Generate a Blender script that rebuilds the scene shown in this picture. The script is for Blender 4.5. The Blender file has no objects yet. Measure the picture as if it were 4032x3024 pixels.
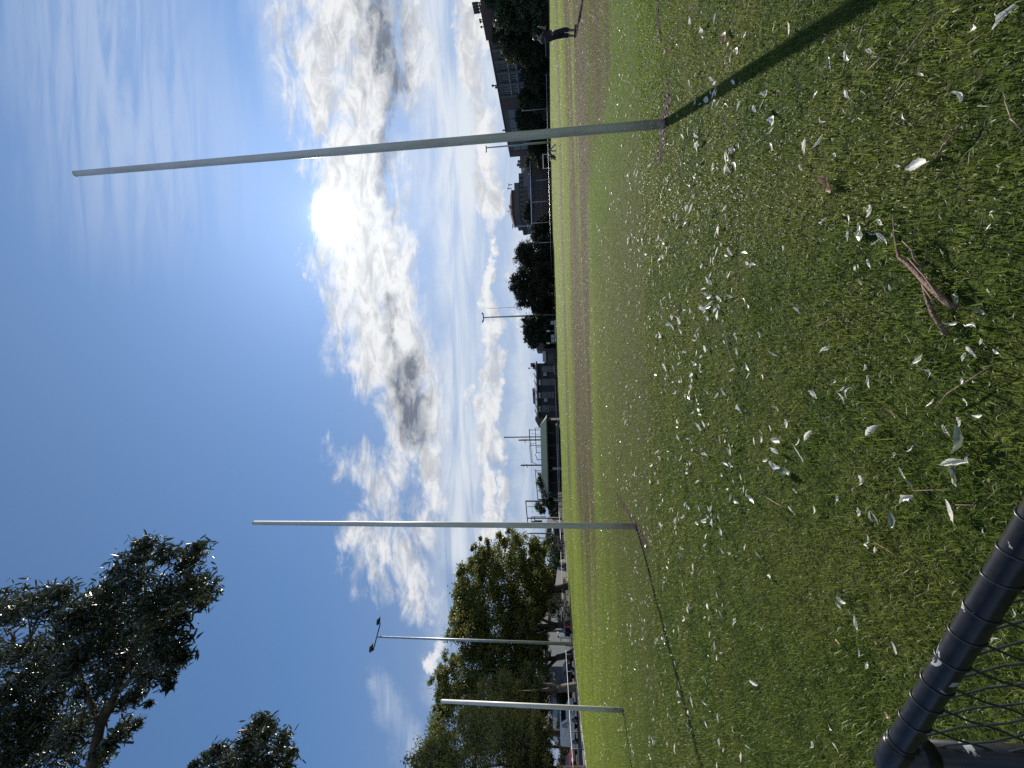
import bpy, bmesh, math, random
import numpy as np
from mathutils import Vector, Matrix, Euler

random.seed(7)
rng = np.random.default_rng(7)
R = math.radians
SC = bpy.context.scene
COL = SC.collection

# ------------------------------------------------------------------ camera frame (photo is a portrait shot lying on its side)
CW, CH, FPX = 4032.0, 3024.0, 1568.0
PITCH, ROLL, EYE = math.atan(0.1), R(1.6), 1.5
_F = Vector((0, math.cos(PITCH), math.sin(PITCH)))
_U0 = Vector((0, -math.sin(PITCH), math.cos(PITCH)))
_R0 = Vector((1, 0, 0))
_RC = _R0 * math.cos(ROLL) - _U0 * math.sin(ROLL)
_UP = _U0 * math.cos(ROLL) + _R0 * math.sin(ROLL)
CAM = Vector((0, 0, EYE))


def ray(u, v):
    """World direction seen at photo pixel (u, v)."""
    return _RC * (1512 - v) + _UP * (2016 - u) + _F * FPX


def G(u, v, z=0.0):
    d = ray(u, v)
    return CAM + d * ((z - EYE) / d.z)


def AT(u, v, y):
    d = ray(u, v)
    return CAM + d * (y / d.y)


def ONX(u, v, x):
    d = ray(u, v)
    return CAM + d * (x / d.x)


def depth(p):
    return (Vector(p) - CAM).dot(_F)


# ------------------------------------------------------------------ materials
MATS = {}


def nd(nt, typ, **kw):
    n = nt.nodes.new(typ)
    for k, v in kw.items():
        setattr(n, k, v)
    return n


def mth(nt, op, a, b=None, c=None, clamp=False):
    n = nt.nodes.new('ShaderNodeMath')
    n.operation = op
    n.use_clamp = clamp
    for i, x in enumerate((a, b, c)):
        if x is None:
            continue
        if isinstance(x, (int, float)):
            n.inputs[i].default_value = x
        else:
            nt.links.new(x, n.inputs[i])
    return n.outputs[0]


def sstep(nt, x, lo, hi):
    n = nt.nodes.new('ShaderNodeMapRange')
    n.interpolation_type = 'SMOOTHSTEP'
    nt.links.new(x, n.inputs[0])
    n.inputs[1].default_value = lo
    n.inputs[2].default_value = hi
    return n.outputs[0]


def noise(nt, vec, scale, detail=4, rough=0.55, dist=0.0):
    n = nt.nodes.new('ShaderNodeTexNoise')
    n.inputs['Scale'].default_value = scale
    n.inputs['Detail'].default_value = detail
    n.inputs['Roughness'].default_value = rough
    n.inputs['Distortion'].default_value = dist
    if vec is not None:
        nt.links.new(vec, n.inputs['Vector'])
    return n.outputs[0]


def mixc(nt, fac, a, b):
    n = nt.nodes.new('ShaderNodeMix')
    n.data_type = 'RGBA'
    for sock, x in ((n.inputs[0], fac), (n.inputs[6], a), (n.inputs[7], b)):
        if isinstance(x, (int, float)):
            sock.default_value = x
        elif isinstance(x, (tuple, list)):
            sock.default_value = (x[0], x[1], x[2], 1)
        else:
            nt.links.new(x, sock)
    return n.outputs[2]


def newmat(name):
    m = bpy.data.materials.new(name)
    m.use_nodes = True
    nt = m.node_tree
    b = nt.nodes['Principled BSDF']
    return m, nt, b


def mat(name, col, col2=None, rough=0.6, metal=0.0, scale=6.0, bump=0.0, bscale=None, spec=0.5, detail=5, stretch=None, lo=0.35, hi=0.65):
    if name in MATS:
        return MATS[name]
    m, nt, b = newmat(name)
    b.inputs['Roughness'].default_value = rough
    b.inputs['Metallic'].default_value = metal
    b.inputs['Specular IOR Level'].default_value = spec
    tc = nd(nt, 'ShaderNodeTexCoord')
    vec = tc.outputs['Object']
    if stretch:
        mp = nd(nt, 'ShaderNodeMapping')
        mp.inputs['Scale'].default_value = stretch
        nt.links.new(vec, mp.inputs[0])
        vec = mp.outputs[0]
    if col2 is None:
        col2 = tuple(c * 0.75 for c in col)
    f = sstep(nt, noise(nt, vec, scale, detail), lo, hi)
    nt.links.new(mixc(nt, f, col, col2), b.inputs['Base Color'])
    if bump:
        bn = nd(nt, 'ShaderNodeBump')
        bn.inputs['Strength'].default_value = bump
        bn.inputs['Distance'].default_value = 0.02
        nt.links.new(noise(nt, vec, bscale or scale * 4, 6), bn.inputs['Height'])
        nt.links.new(bn.outputs[0], b.inputs['Normal'])
    MATS[name] = m
    return m


def foliage(name, c1, c2, trans=0.35, tcol=None, rough=0.45, scale=0.9, spec=0.5):
    m, nt, b = newmat(name)
    g = nd(nt, 'ShaderNodeNewGeometry')
    f = sstep(nt, noise(nt, g.outputs['Position'], scale, 3), 0.35, 0.65)
    f2 = noise(nt, g.outputs['Position'], scale * 9, 1)
    c = mixc(nt, f, c1, c2)
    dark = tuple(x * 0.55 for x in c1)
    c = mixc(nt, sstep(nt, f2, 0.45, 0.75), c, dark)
    nt.links.new(c, b.inputs['Base Color'])
    b.inputs['Roughness'].default_value = rough
    b.inputs['Specular IOR Level'].default_value = spec
    t = nd(nt, 'ShaderNodeBsdfTranslucent')
    if tcol:
        t.inputs[0].default_value = (*tcol, 1)
    else:
        nt.links.new(c, t.inputs[0])
    mx = nd(nt, 'ShaderNodeMixShader')
    mx.inputs[0].default_value = trans
    nt.links.new(b.outputs[0], mx.inputs[1])
    nt.links.new(t.outputs[0], mx.inputs[2])
    nt.links.new(mx.outputs[0], nt.nodes['Material Output'].inputs[0])
    MATS[name] = m
    return m


def field_colour(nt, blades):
    """Turf colour by place: green with backlit glow painted in far out, olive where it is trodden, brown where it is worn bare."""
    g = nd(nt, 'ShaderNodeNewGeometry')
    P = g.outputs['Position']
    sx = nd(nt, 'ShaderNodeSeparateXYZ')
    nt.links.new(P, sx.inputs[0])
    x, y = sx.outputs[0], sx.outputs[1]
    n1 = noise(nt, P, 0.28, 3)
    mp = nd(nt, 'ShaderNodeMapping')
    mp.inputs['Scale'].default_value = (0.05, 0.42, 1)
    mp.inputs['Rotation'].default_value = (0, 0, R(7))
    nt.links.new(P, mp.inputs[0])
    ns = noise(nt, mp.outputs[0], 1.0, 4, 0.6)
    nf = noise(nt, P, 3.5, 5, 0.65)
    w = mth(nt, 'MULTIPLY', mth(nt, 'SUBTRACT', n1, 0.5), 3.0)
    yb = mth(nt, 'ADD', y, w)
    wx = mth(nt, 'ADD', x, w)
    far = mth(nt, 'SUBTRACT', 1.0, sstep(nt, yb, 25, 31))
    bandA = mth(nt, 'MULTIPLY', mth(nt, 'MULTIPLY', sstep(nt, yb, 14.8, 16.0), far), sstep(nt, x, -15, -5))
    lobe = mth(nt, 'MULTIPLY', mth(nt, 'MULTIPLY', sstep(nt, wx, 6.4, 7.4), sstep(nt, y, 8.8, 9.4)), far)
    bandB = mth(nt, 'MULTIPLY', mth(nt, 'MULTIPLY', sstep(nt, yb, 36, 38.5), mth(nt, 'SUBTRACT', 1.0, sstep(nt, yb, 43, 46))), 0.75)
    bandB = mth(nt, 'MULTIPLY', bandB, sstep(nt, x, -16, -8))
    worn = mth(nt, 'MAXIMUM', mth(nt, 'MAXIMUM', bandA, lobe), bandB)
    streak = sstep(nt, mth(nt, 'ADD', mth(nt, 'MULTIPLY', ns, 0.65), mth(nt, 'MULTIPLY', nf, 0.35)), 0.34, 0.52)
    worn = mth(nt, 'MULTIPLY', worn, mth(nt, 'ADD', mth(nt, 'MULTIPLY', streak, 0.85), 0.15))
    ol = mth(nt, 'MULTIPLY', sstep(nt, yb, 5.0, 7.0), mth(nt, 'SUBTRACT', 1.0, sstep(nt, yb, 12.0, 15.5)))
    ol = mth(nt, 'MULTIPLY', ol, mth(nt, 'MULTIPLY', sstep(nt, x, -7, -3), mth(nt, 'SUBTRACT', 1.0, sstep(nt, wx, 3.5, 6.0))))
    ol = mth(nt, 'MULTIPLY', ol, mth(nt, 'ADD', 0.35, mth(nt, 'MULTIPLY', nf, 0.7)))
    # trodden scars in front of the posts
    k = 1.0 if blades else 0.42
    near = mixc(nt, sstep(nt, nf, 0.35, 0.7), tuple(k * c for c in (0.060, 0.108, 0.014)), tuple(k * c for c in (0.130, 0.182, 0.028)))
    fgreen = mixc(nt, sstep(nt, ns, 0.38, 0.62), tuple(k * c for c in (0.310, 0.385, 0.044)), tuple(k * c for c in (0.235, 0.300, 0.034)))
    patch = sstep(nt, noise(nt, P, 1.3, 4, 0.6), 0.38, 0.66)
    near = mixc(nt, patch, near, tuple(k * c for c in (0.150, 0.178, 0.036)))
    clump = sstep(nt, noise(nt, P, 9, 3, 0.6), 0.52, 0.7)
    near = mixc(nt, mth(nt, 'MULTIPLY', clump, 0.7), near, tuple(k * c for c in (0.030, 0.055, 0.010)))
    c = mixc(nt, sstep(nt, y, 3.5, 19), near, fgreen)  # brighter with distance: the far grass's backlit glow is put into the colour
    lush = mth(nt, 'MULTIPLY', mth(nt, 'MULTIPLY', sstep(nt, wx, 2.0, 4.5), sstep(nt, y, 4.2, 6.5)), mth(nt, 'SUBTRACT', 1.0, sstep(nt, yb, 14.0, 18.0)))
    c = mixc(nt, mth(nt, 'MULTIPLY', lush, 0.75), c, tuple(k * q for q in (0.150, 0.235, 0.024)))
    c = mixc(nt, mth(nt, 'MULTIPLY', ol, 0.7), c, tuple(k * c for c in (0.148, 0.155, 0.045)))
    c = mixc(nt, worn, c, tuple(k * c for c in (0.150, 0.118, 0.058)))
    return c, P


def grass_mat():
    m, nt, b = newmat('grass_blade')
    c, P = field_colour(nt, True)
    dry = sstep(nt, noise(nt, P, 75, 2), 0.62, 0.72)
    c = mixc(nt, mth(nt, 'MULTIPLY', dry, 0.8), c, (0.30, 0.27, 0.15))
    nt.links.new(c, b.inputs['Base Color'])
    b.inputs['Roughness'].default_value = 0.45
    b.inputs['Specular IOR Level'].default_value = 0.32
    t = nd(nt, 'ShaderNodeBsdfTranslucent')
    nt.links.new(mixc(nt, 0.15, c, (0.22, 0.27, 0.025)), t.inputs[0])
    mx = nd(nt, 'ShaderNodeMixShader')
    mx.inputs[0].default_value = 0.5
    nt.links.new(b.outputs[0], mx.inputs[1])
    nt.links.new(t.outputs[0], mx.inputs[2])
    nt.links.new(mx.outputs[0], nt.nodes['Material Output'].inputs[0])
    return m


def field_mat():
    m, nt, b = newmat('turf')
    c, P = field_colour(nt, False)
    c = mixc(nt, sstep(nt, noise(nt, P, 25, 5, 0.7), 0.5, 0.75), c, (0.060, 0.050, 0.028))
    nt.links.new(c, b.inputs['Base Color'])
    b.inputs['Roughness'].default_value = 0.95
    b.inputs['Specular IOR Level'].default_value = 0.1
    bn = nd(nt, 'ShaderNodeBump')
    bn.inputs['Strength'].default_value = 0.8
    bn.inputs['Distance'].default_value = 0.03
    nt.links.new(noise(nt, P, 40, 4), bn.inputs['Height'])
    nt.links.new(bn.outputs[0], b.inputs['Normal'])
    return m


# ------------------------------------------------------------------ mesh building
class MB:
    def __init__(s):
        s.v, s.f = [], []

    def quad(s, a, b, c, d):
        n = len(s.v)
        s.v += [tuple(a), tuple(b), tuple(c), tuple(d)]
        s.f.append((n, n + 1, n + 2, n + 3))

    def hexa(s, b4, t4):
        n = len(s.v)
        s.v += [tuple(p) for p in b4] + [tuple(p) for p in t4]
        s.f += [(n + 3, n + 2, n + 1, n), (n + 4, n + 5, n + 6, n + 7)]
        for i in range(4):
            j = (i + 1) % 4
            s.f.append((n + i, n + j, n + 4 + j, n + 4 + i))

    def box(s, c, d, rz=0.0):
        cx, cy, cz = c
        hx, hy, hz = d[0] / 2, d[1] / 2, d[2] / 2
        ca, sa = math.cos(rz), math.sin(rz)
        q = []
        for x, y in ((-hx, -hy), (hx, -hy), (hx, hy), (-hx, hy)):
            q.append((cx + x * ca - y * sa, cy + x * sa + y * ca))
        s.hexa([(x, y, cz - hz) for x, y in q], [(x, y, cz + hz) for x, y in q])

    def bar(s, a, b, w, h=None, up=(0, 0, 1)):
        a, b = Vector(a), Vector(b)
        d = (b - a).normalized()
        up = Vector(up)
        if abs(d.dot(up)) > 0.95:
            up = Vector((1, 0, 0))
        sd = d.cross(up).normalized() * (w / 2)
        uu = sd.cross(d).normalized() * ((h or w) / 2)
        s.hexa([a - sd - uu, a + sd - uu, a + sd + uu, a - sd + uu], [b - sd - uu, b + sd - uu, b + sd + uu, b - sd + uu])

    def tube(s, pts, rad, n=10, cap=True):
        pts = [Vector(p) for p in pts]
        if isinstance(rad, (int, float)):
            rad = [rad] * len(pts)
        base = len(s.v)
        prev = None
        for i, p in enumerate(pts):
            d = (pts[min(i + 1, len(pts) - 1)] - pts[max(i - 1, 0)]).normalized()
            if prev is None:
                a = Vector((0, 0, 1)) if abs(d.z) < 0.9 else Vector((1, 0, 0))
                e1 = d.cross(a).normalized()
            else:
                e1 = (prev - d * prev.dot(d)).normalized()
            prev = e1
            e2 = d.cross(e1)
            for k in range(n):
                t = 2 * math.pi * k / n
                s.v.append(tuple(p + (e1 * math.cos(t) + e2 * math.sin(t)) * rad[i]))
        for i in range(len(pts) - 1):
            for k in range(n):
                k2 = (k + 1) % n
                s.f.append((base + i * n + k, base + i * n + k2, base + (i + 1) * n + k2, base + (i + 1) * n + k))
        if cap:
            s.f.append(tuple(base + k for k in reversed(range(n))))
            s.f.append(tuple(base + (len(pts) - 1) * n + k for k in range(n)))

    def prism(s, poly, off):
        """poly: list of 3-D points (planar), extruded by off."""
        n, m = len(s.v), len(poly)
        off = Vector(off)
        s.v += [tuple(p) for p in poly] + [tuple(Vector(p) + off) for p in poly]
        s.f.append(tuple(n + i for i in reversed(range(m))))
        s.f.append(tuple(n + m + i for i in range(m)))
        for i in range(m):
            j = (i + 1) % m
            s.f.append((n + i, n + j, n + m + j, n + m + i))

    def ball(s, c, r, nu=10, nv=7):
        if isinstance(r, (int, float)):
            r = (r, r, r)
        b = len(s.v)
        for i in range(nv + 1):
            ph = math.pi * i / nv
            for k in range(nu):
                t = 2 * math.pi * k / nu
                s.v.append((c[0] + r[0] * math.sin(ph) * math.cos(t), c[1] + r[1] * math.sin(ph) * math.sin(t), c[2] + r[2] * math.cos(ph)))
        for i in range(nv):
            for k in range(nu):
                k2 = (k + 1) % nu
                s.f.append((b + i * nu + k, b + (i + 1) * nu + k, b + (i + 1) * nu + k2, b + i * nu + k2))


ORI = {}


def link(o):
    COL.objects.link(o)
    return o


def build(name, mb, m, parent=None, smooth=False, bevel=0.0):
    """MB with WORLD coordinates -> one mesh object; parented under a thing (or a part) when given."""
    o0 = ORI[parent.name] if parent else Vector((0, 0, 0))
    me = bpy.data.meshes.new(name)
    me.from_pydata([(v[0] - o0.x, v[1] - o0.y, v[2] - o0.z) for v in mb.v], [], mb.f)
    bm = bmesh.new()
    bm.from_mesh(me)
    bmesh.ops.recalc_face_normals(bm, faces=bm.faces)
    bm.to_mesh(me)
    bm.free()
    me.update()
    me.materials.append(m)
    if smooth:
        me.polygons.foreach_set('use_smooth', [True] * len(me.polygons))
    o = link(bpy.data.objects.new(name, me))
    if parent:
        o.parent = parent
    ORI[o.name] = o0
    if bevel:
        md = o.modifiers.new('bevel', 'BEVEL')
        md.width = bevel
        md.segments = 2
    return o


def tag(o, label, cat, group=None):
    o['label'] = label
    o['category'] = cat
    if group:
        o['group'] = group
    return o


def thing(name, loc, label, cat, group=None):
    o = link(bpy.data.objects.new(name, None))
    o.location = loc
    o.empty_display_size = 0.2
    ORI[o.name] = Vector(loc)
    return tag(o, label, cat, group)


def structure(o, kind='structure'):
    o['kind'] = kind
    return o


def copy_tree(o, parent=None):
    c = o.copy()
    COL.objects.link(c)
    if parent:
        c.parent = parent
    for ch in [x for x in o.children]:
        copy_tree(ch, c)
    return c


def mesh_np(name, verts, tris_or_quads, m, k):
    """Fast mesh from numpy arrays: verts (n,3), faces (f,k)."""
    me = bpy.data.meshes.new(name)
    nf = len(tris_or_quads)
    me.vertices.add(len(verts))
    me.vertices.foreach_set('co', np.ascontiguousarray(verts, dtype=np.float32).ravel())
    me.loops.add(nf * k)
    me.loops.foreach_set('vertex_index', np.ascontiguousarray(tris_or_quads, dtype=np.int32).ravel())
    me.polygons.add(nf)
    me.polygons.foreach_set('loop_start', np.arange(nf, dtype=np.int32) * k)
    me.polygons.foreach_set('loop_total', np.full(nf, k, dtype=np.int32))
    me.update(calc_edges=True)
    me.materials.append(m)
    return me
# ------------------------------------------------------------------ the setting: field, ground, grass
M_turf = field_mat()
M_blade = grass_mat()
M_ground = mat('dirt_ground', (0.050, 0.046, 0.040), (0.085, 0.062, 0.045), rough=0.95, scale=0.5, bump=0.4, bscale=12, spec=0.1)
M_asph = mat('asphalt', (0.055, 0.055, 0.055), (0.075, 0.073, 0.07), rough=0.9, scale=3, bump=0.2, bscale=40, spec=0.2)
edge_px = [(2161, 0), (2165, 375), (2172, 700), (2181, 1075), (2193.5, 1425), (2209, 1775), (2215, 2000), (2225, 2100), (2242, 2375), (2276, 2700), (2290, 2850), (2312, 3024)]
oval = [G(u, v) for u, v in edge_px]
oval = [Vector((p.x, p.y, 0)) for p in oval]
oval += [Vector(p) for p in ((-22.5, 14, 0), (-21, 2, 0), (-16, -10, 0), (0, -14, 0), (30, -12, 0), (58, 4, 0), (76, 30, 0), (82, 55, 0))]


def smooth_ring(pts, n=6):
    out = []
    m = len(pts)
    for i in range(m):
        p0, p1, p2, p3 = (pts[(i + k - 1) % m] for k in range(4))
        for k in range(n):
            t = k / n
            out.append(0.5 * ((2 * p1) + (p2 - p0) * t + (2 * p0 - 5 * p1 + 4 * p2 - p3) * t * t + (3 * p1 - p0 - 3 * p2 + p3) * t ** 3))
    return out


ring = smooth_ring(oval)
CEN = Vector((18, 45, 0))
mb = MB()
mb.v.append(tuple(CEN))
n = len(ring)
mb.v += [tuple(p) for p in ring]
for i in range(n):
    mb.f.append((0, 1 + (i + 1) % n, 1 + i))
structure(build('field', mb, M_turf))


def outward(p, d):
    q = p - CEN
    return p + q.normalized() * d


mb = MB()
rings = [(0, 0.0), (1.2, -0.06), (3.2, -0.3), (40, -0.3), (1500, -0.3)]
for d, z in rings:
    for p in ring:
        q = outward(p, d)
        mb.v.append((q.x, q.y, z - 0.004))
for j in range(len(rings) - 1):
    for i in range(n):
        i2 = (i + 1) % n
        mb.f.append((j * n + i, j * n + i2, (j + 1) * n + i2, (j + 1) * n + i))
structure(build('ground', mb, M_ground))
# street behind the left-hand fence
mb = MB()
mb.quad((-46, 8, -0.296), (-30.0, 8, -0.296), (-32.5, 92, -0.296), (-50, 92, -0.296))
structure(build('road', mb, M_asph))
mb = MB()
mb.hexa([(-30.0, 8, -0.31), (-29.8, 8, -0.31), (-32.3, 92, -0.31), (-32.5, 92, -0.31)], [(-30.0, 8, -0.17), (-29.8, 8, -0.17), (-32.3, 92, -0.17), (-32.5, 92, -0.17)])
structure(build('kerb', mb, mat('kerb_concrete', (0.3, 0.29, 0.27), rough=0.9)))

RING = np.array([(p.x, p.y) for p in ring])


def inside(x, y):
    c = np.zeros(len(x), bool)
    j = len(RING) - 1
    for i in range(len(RING)):
        xi, yi = RING[i]
        xj, yj = RING[j]
        if yi != yj:
            c ^= ((yi > y) != (yj > y)) & (x < (xj - xi) * (y - yi) / (yj - yi) + xi)
        j = i
    return c


# worn patches of bare soil round the posts and a few scars: no blades there
SCARS = []


def scar(a, b, r):
    SCARS.append((a.x, a.y, b.x, b.y, r))


scar(G(2632, 400), G(2600, 610), 0.17)
scar(G(2502, 2060), G(2545, 2150), 0.12)
scar(G(2430, 1950), G(2500, 2060), 0.06)
scar(G(2448, 2785), G(2462, 2830), 0.06)
scar(G(2590, 0), G(2600, 160), 0.05)
for _ in range(16):
    a = G(random.uniform(2480, 2900), random.uniform(600, 2900))
    scar(a, a + Vector((random.uniform(-.25, .25), random.uniform(-.08, .08), 0)), random.uniform(.03, .06))


def blades(zones, name):
    V, Fc = [], []
    base = 0
    for (y0, y1, dens, w, L, two) in zones:
        xm = 1.06 * y1 + 1.4
        N = int(dens * (y1 - y0) * 2 * xm)
        x = rng.uniform(-xm, xm, N)
        y = rng.uniform(y0, y1, N)
        k = np.abs(x) < 1.06 * y + 1.4
        x, y = x[k], y[k]
        k = inside(x, y)
        # clumpy density
        cl = np.sin(x * 7.1 + 2.1 * np.sin(y * 5.3)) * np.sin(y * 8.3 + 1.7 * np.sin(x * 4.1)) + 0.6 * np.sin(x * 19 + y * 11) * np.sin(y * 23 - x * 7)
        k &= rng.uniform(0, 1, len(x)) < 0.78 + 0.32 * cl
        for ax, ay, bx, by, r in SCARS:
            dx, dy = bx - ax, by - ay
            t = np.clip(((x - ax) * dx + (y - ay) * dy) / (dx * dx + dy * dy + 1e-9), 0, 1)
            dd = np.hypot(x - ax - t * dx, y - ay - t * dy)
            k &= dd > r * rng.uniform(0.5, 1.25, len(x))
        x, y = x[k], y[k]
        N = len(x)
        a = rng.uniform(0, 2 * np.pi, N)
        lean = rng.uniform(0.2, 1.6, N)
        ln = L * rng.uniform(0.5, 1.25, N)
        ww = w * rng.uniform(0.6, 1.3, N) / 2
        b = a + rng.uniform(-0.6, 0.6, N) + np.pi / 2
        ca, sa, cb, sb = np.cos(a), np.sin(a), np.cos(b), np.sin(b)
        z0 = np.full(N, -0.004)
        B1 = np.stack([x - cb * ww, y - sb * ww, z0], 1)
        B2 = np.stack([x + cb * ww, y + sb * ww, z0], 1)
        h1 = ln * 0.55 * np.cos(lean * 0.5)
        o1 = ln * 0.55 * np.sin(lean * 0.5)
        h2 = h1 + ln * 0.5 * np.cos(lean * 1.3)
        o2 = o1 + ln * 0.5 * np.sin(lean * 1.3)
        T = np.stack([x + ca * o2, y + sa * o2, h2], 1)
        if two:
            M1 = np.stack([x + ca * o1 - cb * ww * .8, y + sa * o1 - sb * ww * .8, h1], 1)
            M2 = np.stack([x + ca * o1 + cb * ww * .8, y + sa * o1 + sb * ww * .8, h1], 1)
            vv = np.stack([B1, B2, M1, M2, T], 1).reshape(-1, 3)
            i = base + np.arange(N)[:, None] * 5
            ff = np.concatenate([i + np.array([[0, 1, 3]]), i + np.array([[0, 3, 2]]), i + np.array([[2, 3, 4]])], 0)
            base += 5 * N
        else:
            vv = np.stack([B1, B2, T], 1).reshape(-1, 3)
            ff = base + np.arange(N)[:, None] * 3 + np.array([[0, 1, 2]])
            base += 3 * N
        V.append(vv)
        Fc.append(ff)
    me = mesh_np(name, np.concatenate(V), np.concatenate(Fc), M_blade, 3)
    o = link(bpy.data.objects.new(name, me))
    o['kind'] = 'stuff'
    o['label'] = 'short mown green grass covering the whole playing field'
    return o


GRASS_K = 1.0
blades([(0.45, 2.3, 700, 0.0046, 0.085, True), (0.45, 3.2, 7800 * GRASS_K, 0.0036, 0.042, True),
        (3.2, 6.5, 3600 * GRASS_K, 0.0056, 0.044, True),
        (6.5, 14, 1100 * GRASS_K, 0.010, 0.045, False),
        (14, 35, 130 * GRASS_K, 0.030, 0.05, False),
        (35, 118, 7 * GRASS_K, 0.13, 0.065, False)], 'grass')

# ------------------------------------------------------------------ posts
def post_mat():
    m, nt, b = newmat('weathered_post_paint')
    tc = nd(nt, 'ShaderNodeTexCoord')
    mp = nd(nt, 'ShaderNodeMapping')
    mp.inputs['Scale'].default_value = (9, 9, 1.1)
    nt.links.new(tc.outputs['Object'], mp.inputs[0])
    n1 = noise(nt, mp.outputs[0], 1.5, 6, .65)
    n2 = noise(nt, tc.outputs['Object'], 14, 5, .7)
    c = mixc(nt, sstep(nt, n1, .38, .68), (0.78, 0.75, 0.67), (0.60, 0.57, 0.49))
    c = mixc(nt, sstep(nt, n2, .66, .70), c, (0.22, 0.15, 0.10))
    sx = nd(nt, 'ShaderNodeSeparateXYZ')
    nt.links.new(tc.outputs['Object'], sx.inputs[0])
    splash = mth(nt, 'MULTIPLY', mth(nt, 'SUBTRACT', 1.0, sstep(nt, sx.outputs[2], 0.05, 0.6)), sstep(nt, n2, .35, .6))
    c = mixc(nt, mth(nt, 'MULTIPLY', splash, .8), c, (0.26, 0.21, 0.15))
    nt.links.new(c, b.inputs['Base Color'])
    b.inputs['Roughness'].default_value = .45
    return m


M_post = post_mat()
M_dark = mat('dark_soil', (0.03, 0.022, 0.016), (0.055, 0.04, 0.028), rough=1.0, scale=30, bump=0.8, spec=0.1)


def post(base_px, top_px, rad, label, grp, name):
    b = G(*base_px)
    t = AT(top_px[0], top_px[1], b.y)
    m = MB()
    m.tube([b + Vector((0, 0, -0.05)), b + (t - b) * 0.5, t], [rad * 1.06, rad * .98, rad * .78], 24)
    r = thing(name, b, label, 'goal post', grp)
    build('shaft', m, M_post, r, True)
    m = MB()
    top = t
    m.tube([top + Vector((0, 0, .001)), top + Vector((0, 0, .02)), top + Vector((0, 0, .035))], [rad * .79, rad * .77, rad * .45], 24)
    build('cap', m, M_post, r, True)
    m = MB()
    m.tube([b + Vector((0, 0, -.02)), b + Vector((0, 0, .012)), b + Vector((0, 0, .02))], [rad * 1.9, rad * 1.6, rad * 1.1], 20)
    build('base_collar', m, M_dark, r, True)
    return b, t


GP = 'white goal posts standing in a row'
RB, RT = post((2621, 487), (301, 684), 0.052, 'tall white goal post at the right with its long shadow beside it, nearest the camera', GP, 'goal_post')
MBs, MT = post((2507, 2072), (1002, 2059), 0.053, 'tall white goal post in the middle of the three posts, beside the big leafy trees', GP, 'goal_post')
LB, LT = post((2454, 2797), (1741, 2761), 0.053, 'short white behind post at the left standing in front of the parked white van', GP, 'goal_post')

# bare soil with bark chips round the posts
M_soil = mat('bare_soil', (0.085, 0.060, 0.042), (0.030, 0.022, 0.016), rough=1.0, scale=26, bump=1.0, bscale=60, spec=.1)
M_chip = mat('bark_chip', (0.20, 0.14, 0.10), (0.10, 0.07, 0.05), rough=.9, scale=30)
m = MB()
mc = MB()
for (ax, ay, bx, by, rr) in SCARS[:5]:
    a, b = Vector((ax, ay, 0)), Vector((bx, by, 0))
    ctr, d = (a + b) / 2, (b - a)
    L = d.length / 2 + rr
    e1 = d.normalized()
    e2 = Vector((-e1.y, e1.x, 0))
    k = len(m.v)
    m.v.append((ctr.x, ctr.y, .016))
    for i in range(28):
        t = 2 * math.pi * i / 28
        q = ctr + e1 * (L * math.cos(t) * random.uniform(.85, 1.12)) + e2 * (rr * 1.15 * math.sin(t) * random.uniform(.8, 1.15))
        m.v.append((q.x, q.y, .002))
    for i in range(28):
        m.f.append((k, k + 1 + i, k + 1 + (i + 1) % 28))
    for i in range(int(60 * L)):
        q = ctr + e1 * random.uniform(-L, L) + e2 * random.gauss(0, rr * .5)
        al = random.uniform(0, math.pi)
        dd = Vector((math.cos(al), math.sin(al), random.uniform(-.15, .3))) * random.uniform(.015, .05)
        mc.bar(q + Vector((0, 0, .014)) - dd, q + Vector((0, 0, .022)) + dd, random.uniform(.006, .016), .004)
structure(build('soil', m, M_soil))
o = build('bark_chips', mc, M_chip)
o['kind'] = 'stuff'
o['label'] = 'loose bark chips and straw on the bare soil round the posts'

# ------------------------------------------------------------------ near fence: black pipe rail, chain-link mesh, corner post
M_pipe = None


def pipe_mat():
    m, nt, b = newmat('black_pipe_worn')
    tc = nd(nt, 'ShaderNodeTexCoord')
    n1 = noise(nt, tc.outputs['Object'], 15, 5, 0.6, 0.8)
    chip = sstep(nt, n1, 0.622, 0.632)
    n2 = noise(nt, tc.outputs['Object'], 60, 4)
    c = mixc(nt, sstep(nt, n2, 0.3, 0.7), (0.010, 0.010, 0.011), (0.018, 0.018, 0.019))
    c = mixc(nt, chip, c, (0.30, 0.31, 0.30))
    nt.links.new(c, b.inputs['Base Color'])
    b.inputs['Roughness'].default_value = 0.3
    b.inputs['Specular IOR Level'].default_value = 0.35
    return m


M_pipe = pipe_mat()
M_wire = mat('black_wire', (0.018, 0.022, 0.022), (0.03, 0.035, 0.034), rough=0.35, scale=40)
zr = 0.735
A0, B0 = G(4032, 2135, zr), G(3540, 2935, zr)
dirn = (B0 - A0).normalized()
C1 = B0 + dirn * 0.03          # corner post axis
E0 = A0 - dirn * 2.2            # runs on to the right, out of the picture
fence = thing('chain_link_fence', Vector((C1.x, C1.y, 0)), 'black chain link fence corner with a worn pipe rail right beside the camera', 'fence')
m = MB()
PR = 0.0235
m.tube([E0, A0, B0, C1 + dirn * 0.005], PR, 28)
build('top_rail', m, M_pipe, fence, True)
m = MB()
m.tube([(C1.x, C1.y, -0.1), (C1.x, C1.y, zr - .01)], 0.028, 28)
build('corner_post', m, M_pipe, fence, True)
m = MB()
a = C1 - dirn * 0.035
m.tube([a, a + dirn * .012, C1 + dirn * .05, C1 + dirn * .062], [PR + .002, PR + .0045, PR + .0045, PR + .001], 28)
build('rail_cap', m, M_pipe, fence, True)
m = MB()
m.tube([(C1.x, C1.y, zr - .075), (C1.x, C1.y, zr - .03)], 0.032, 24)
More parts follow.
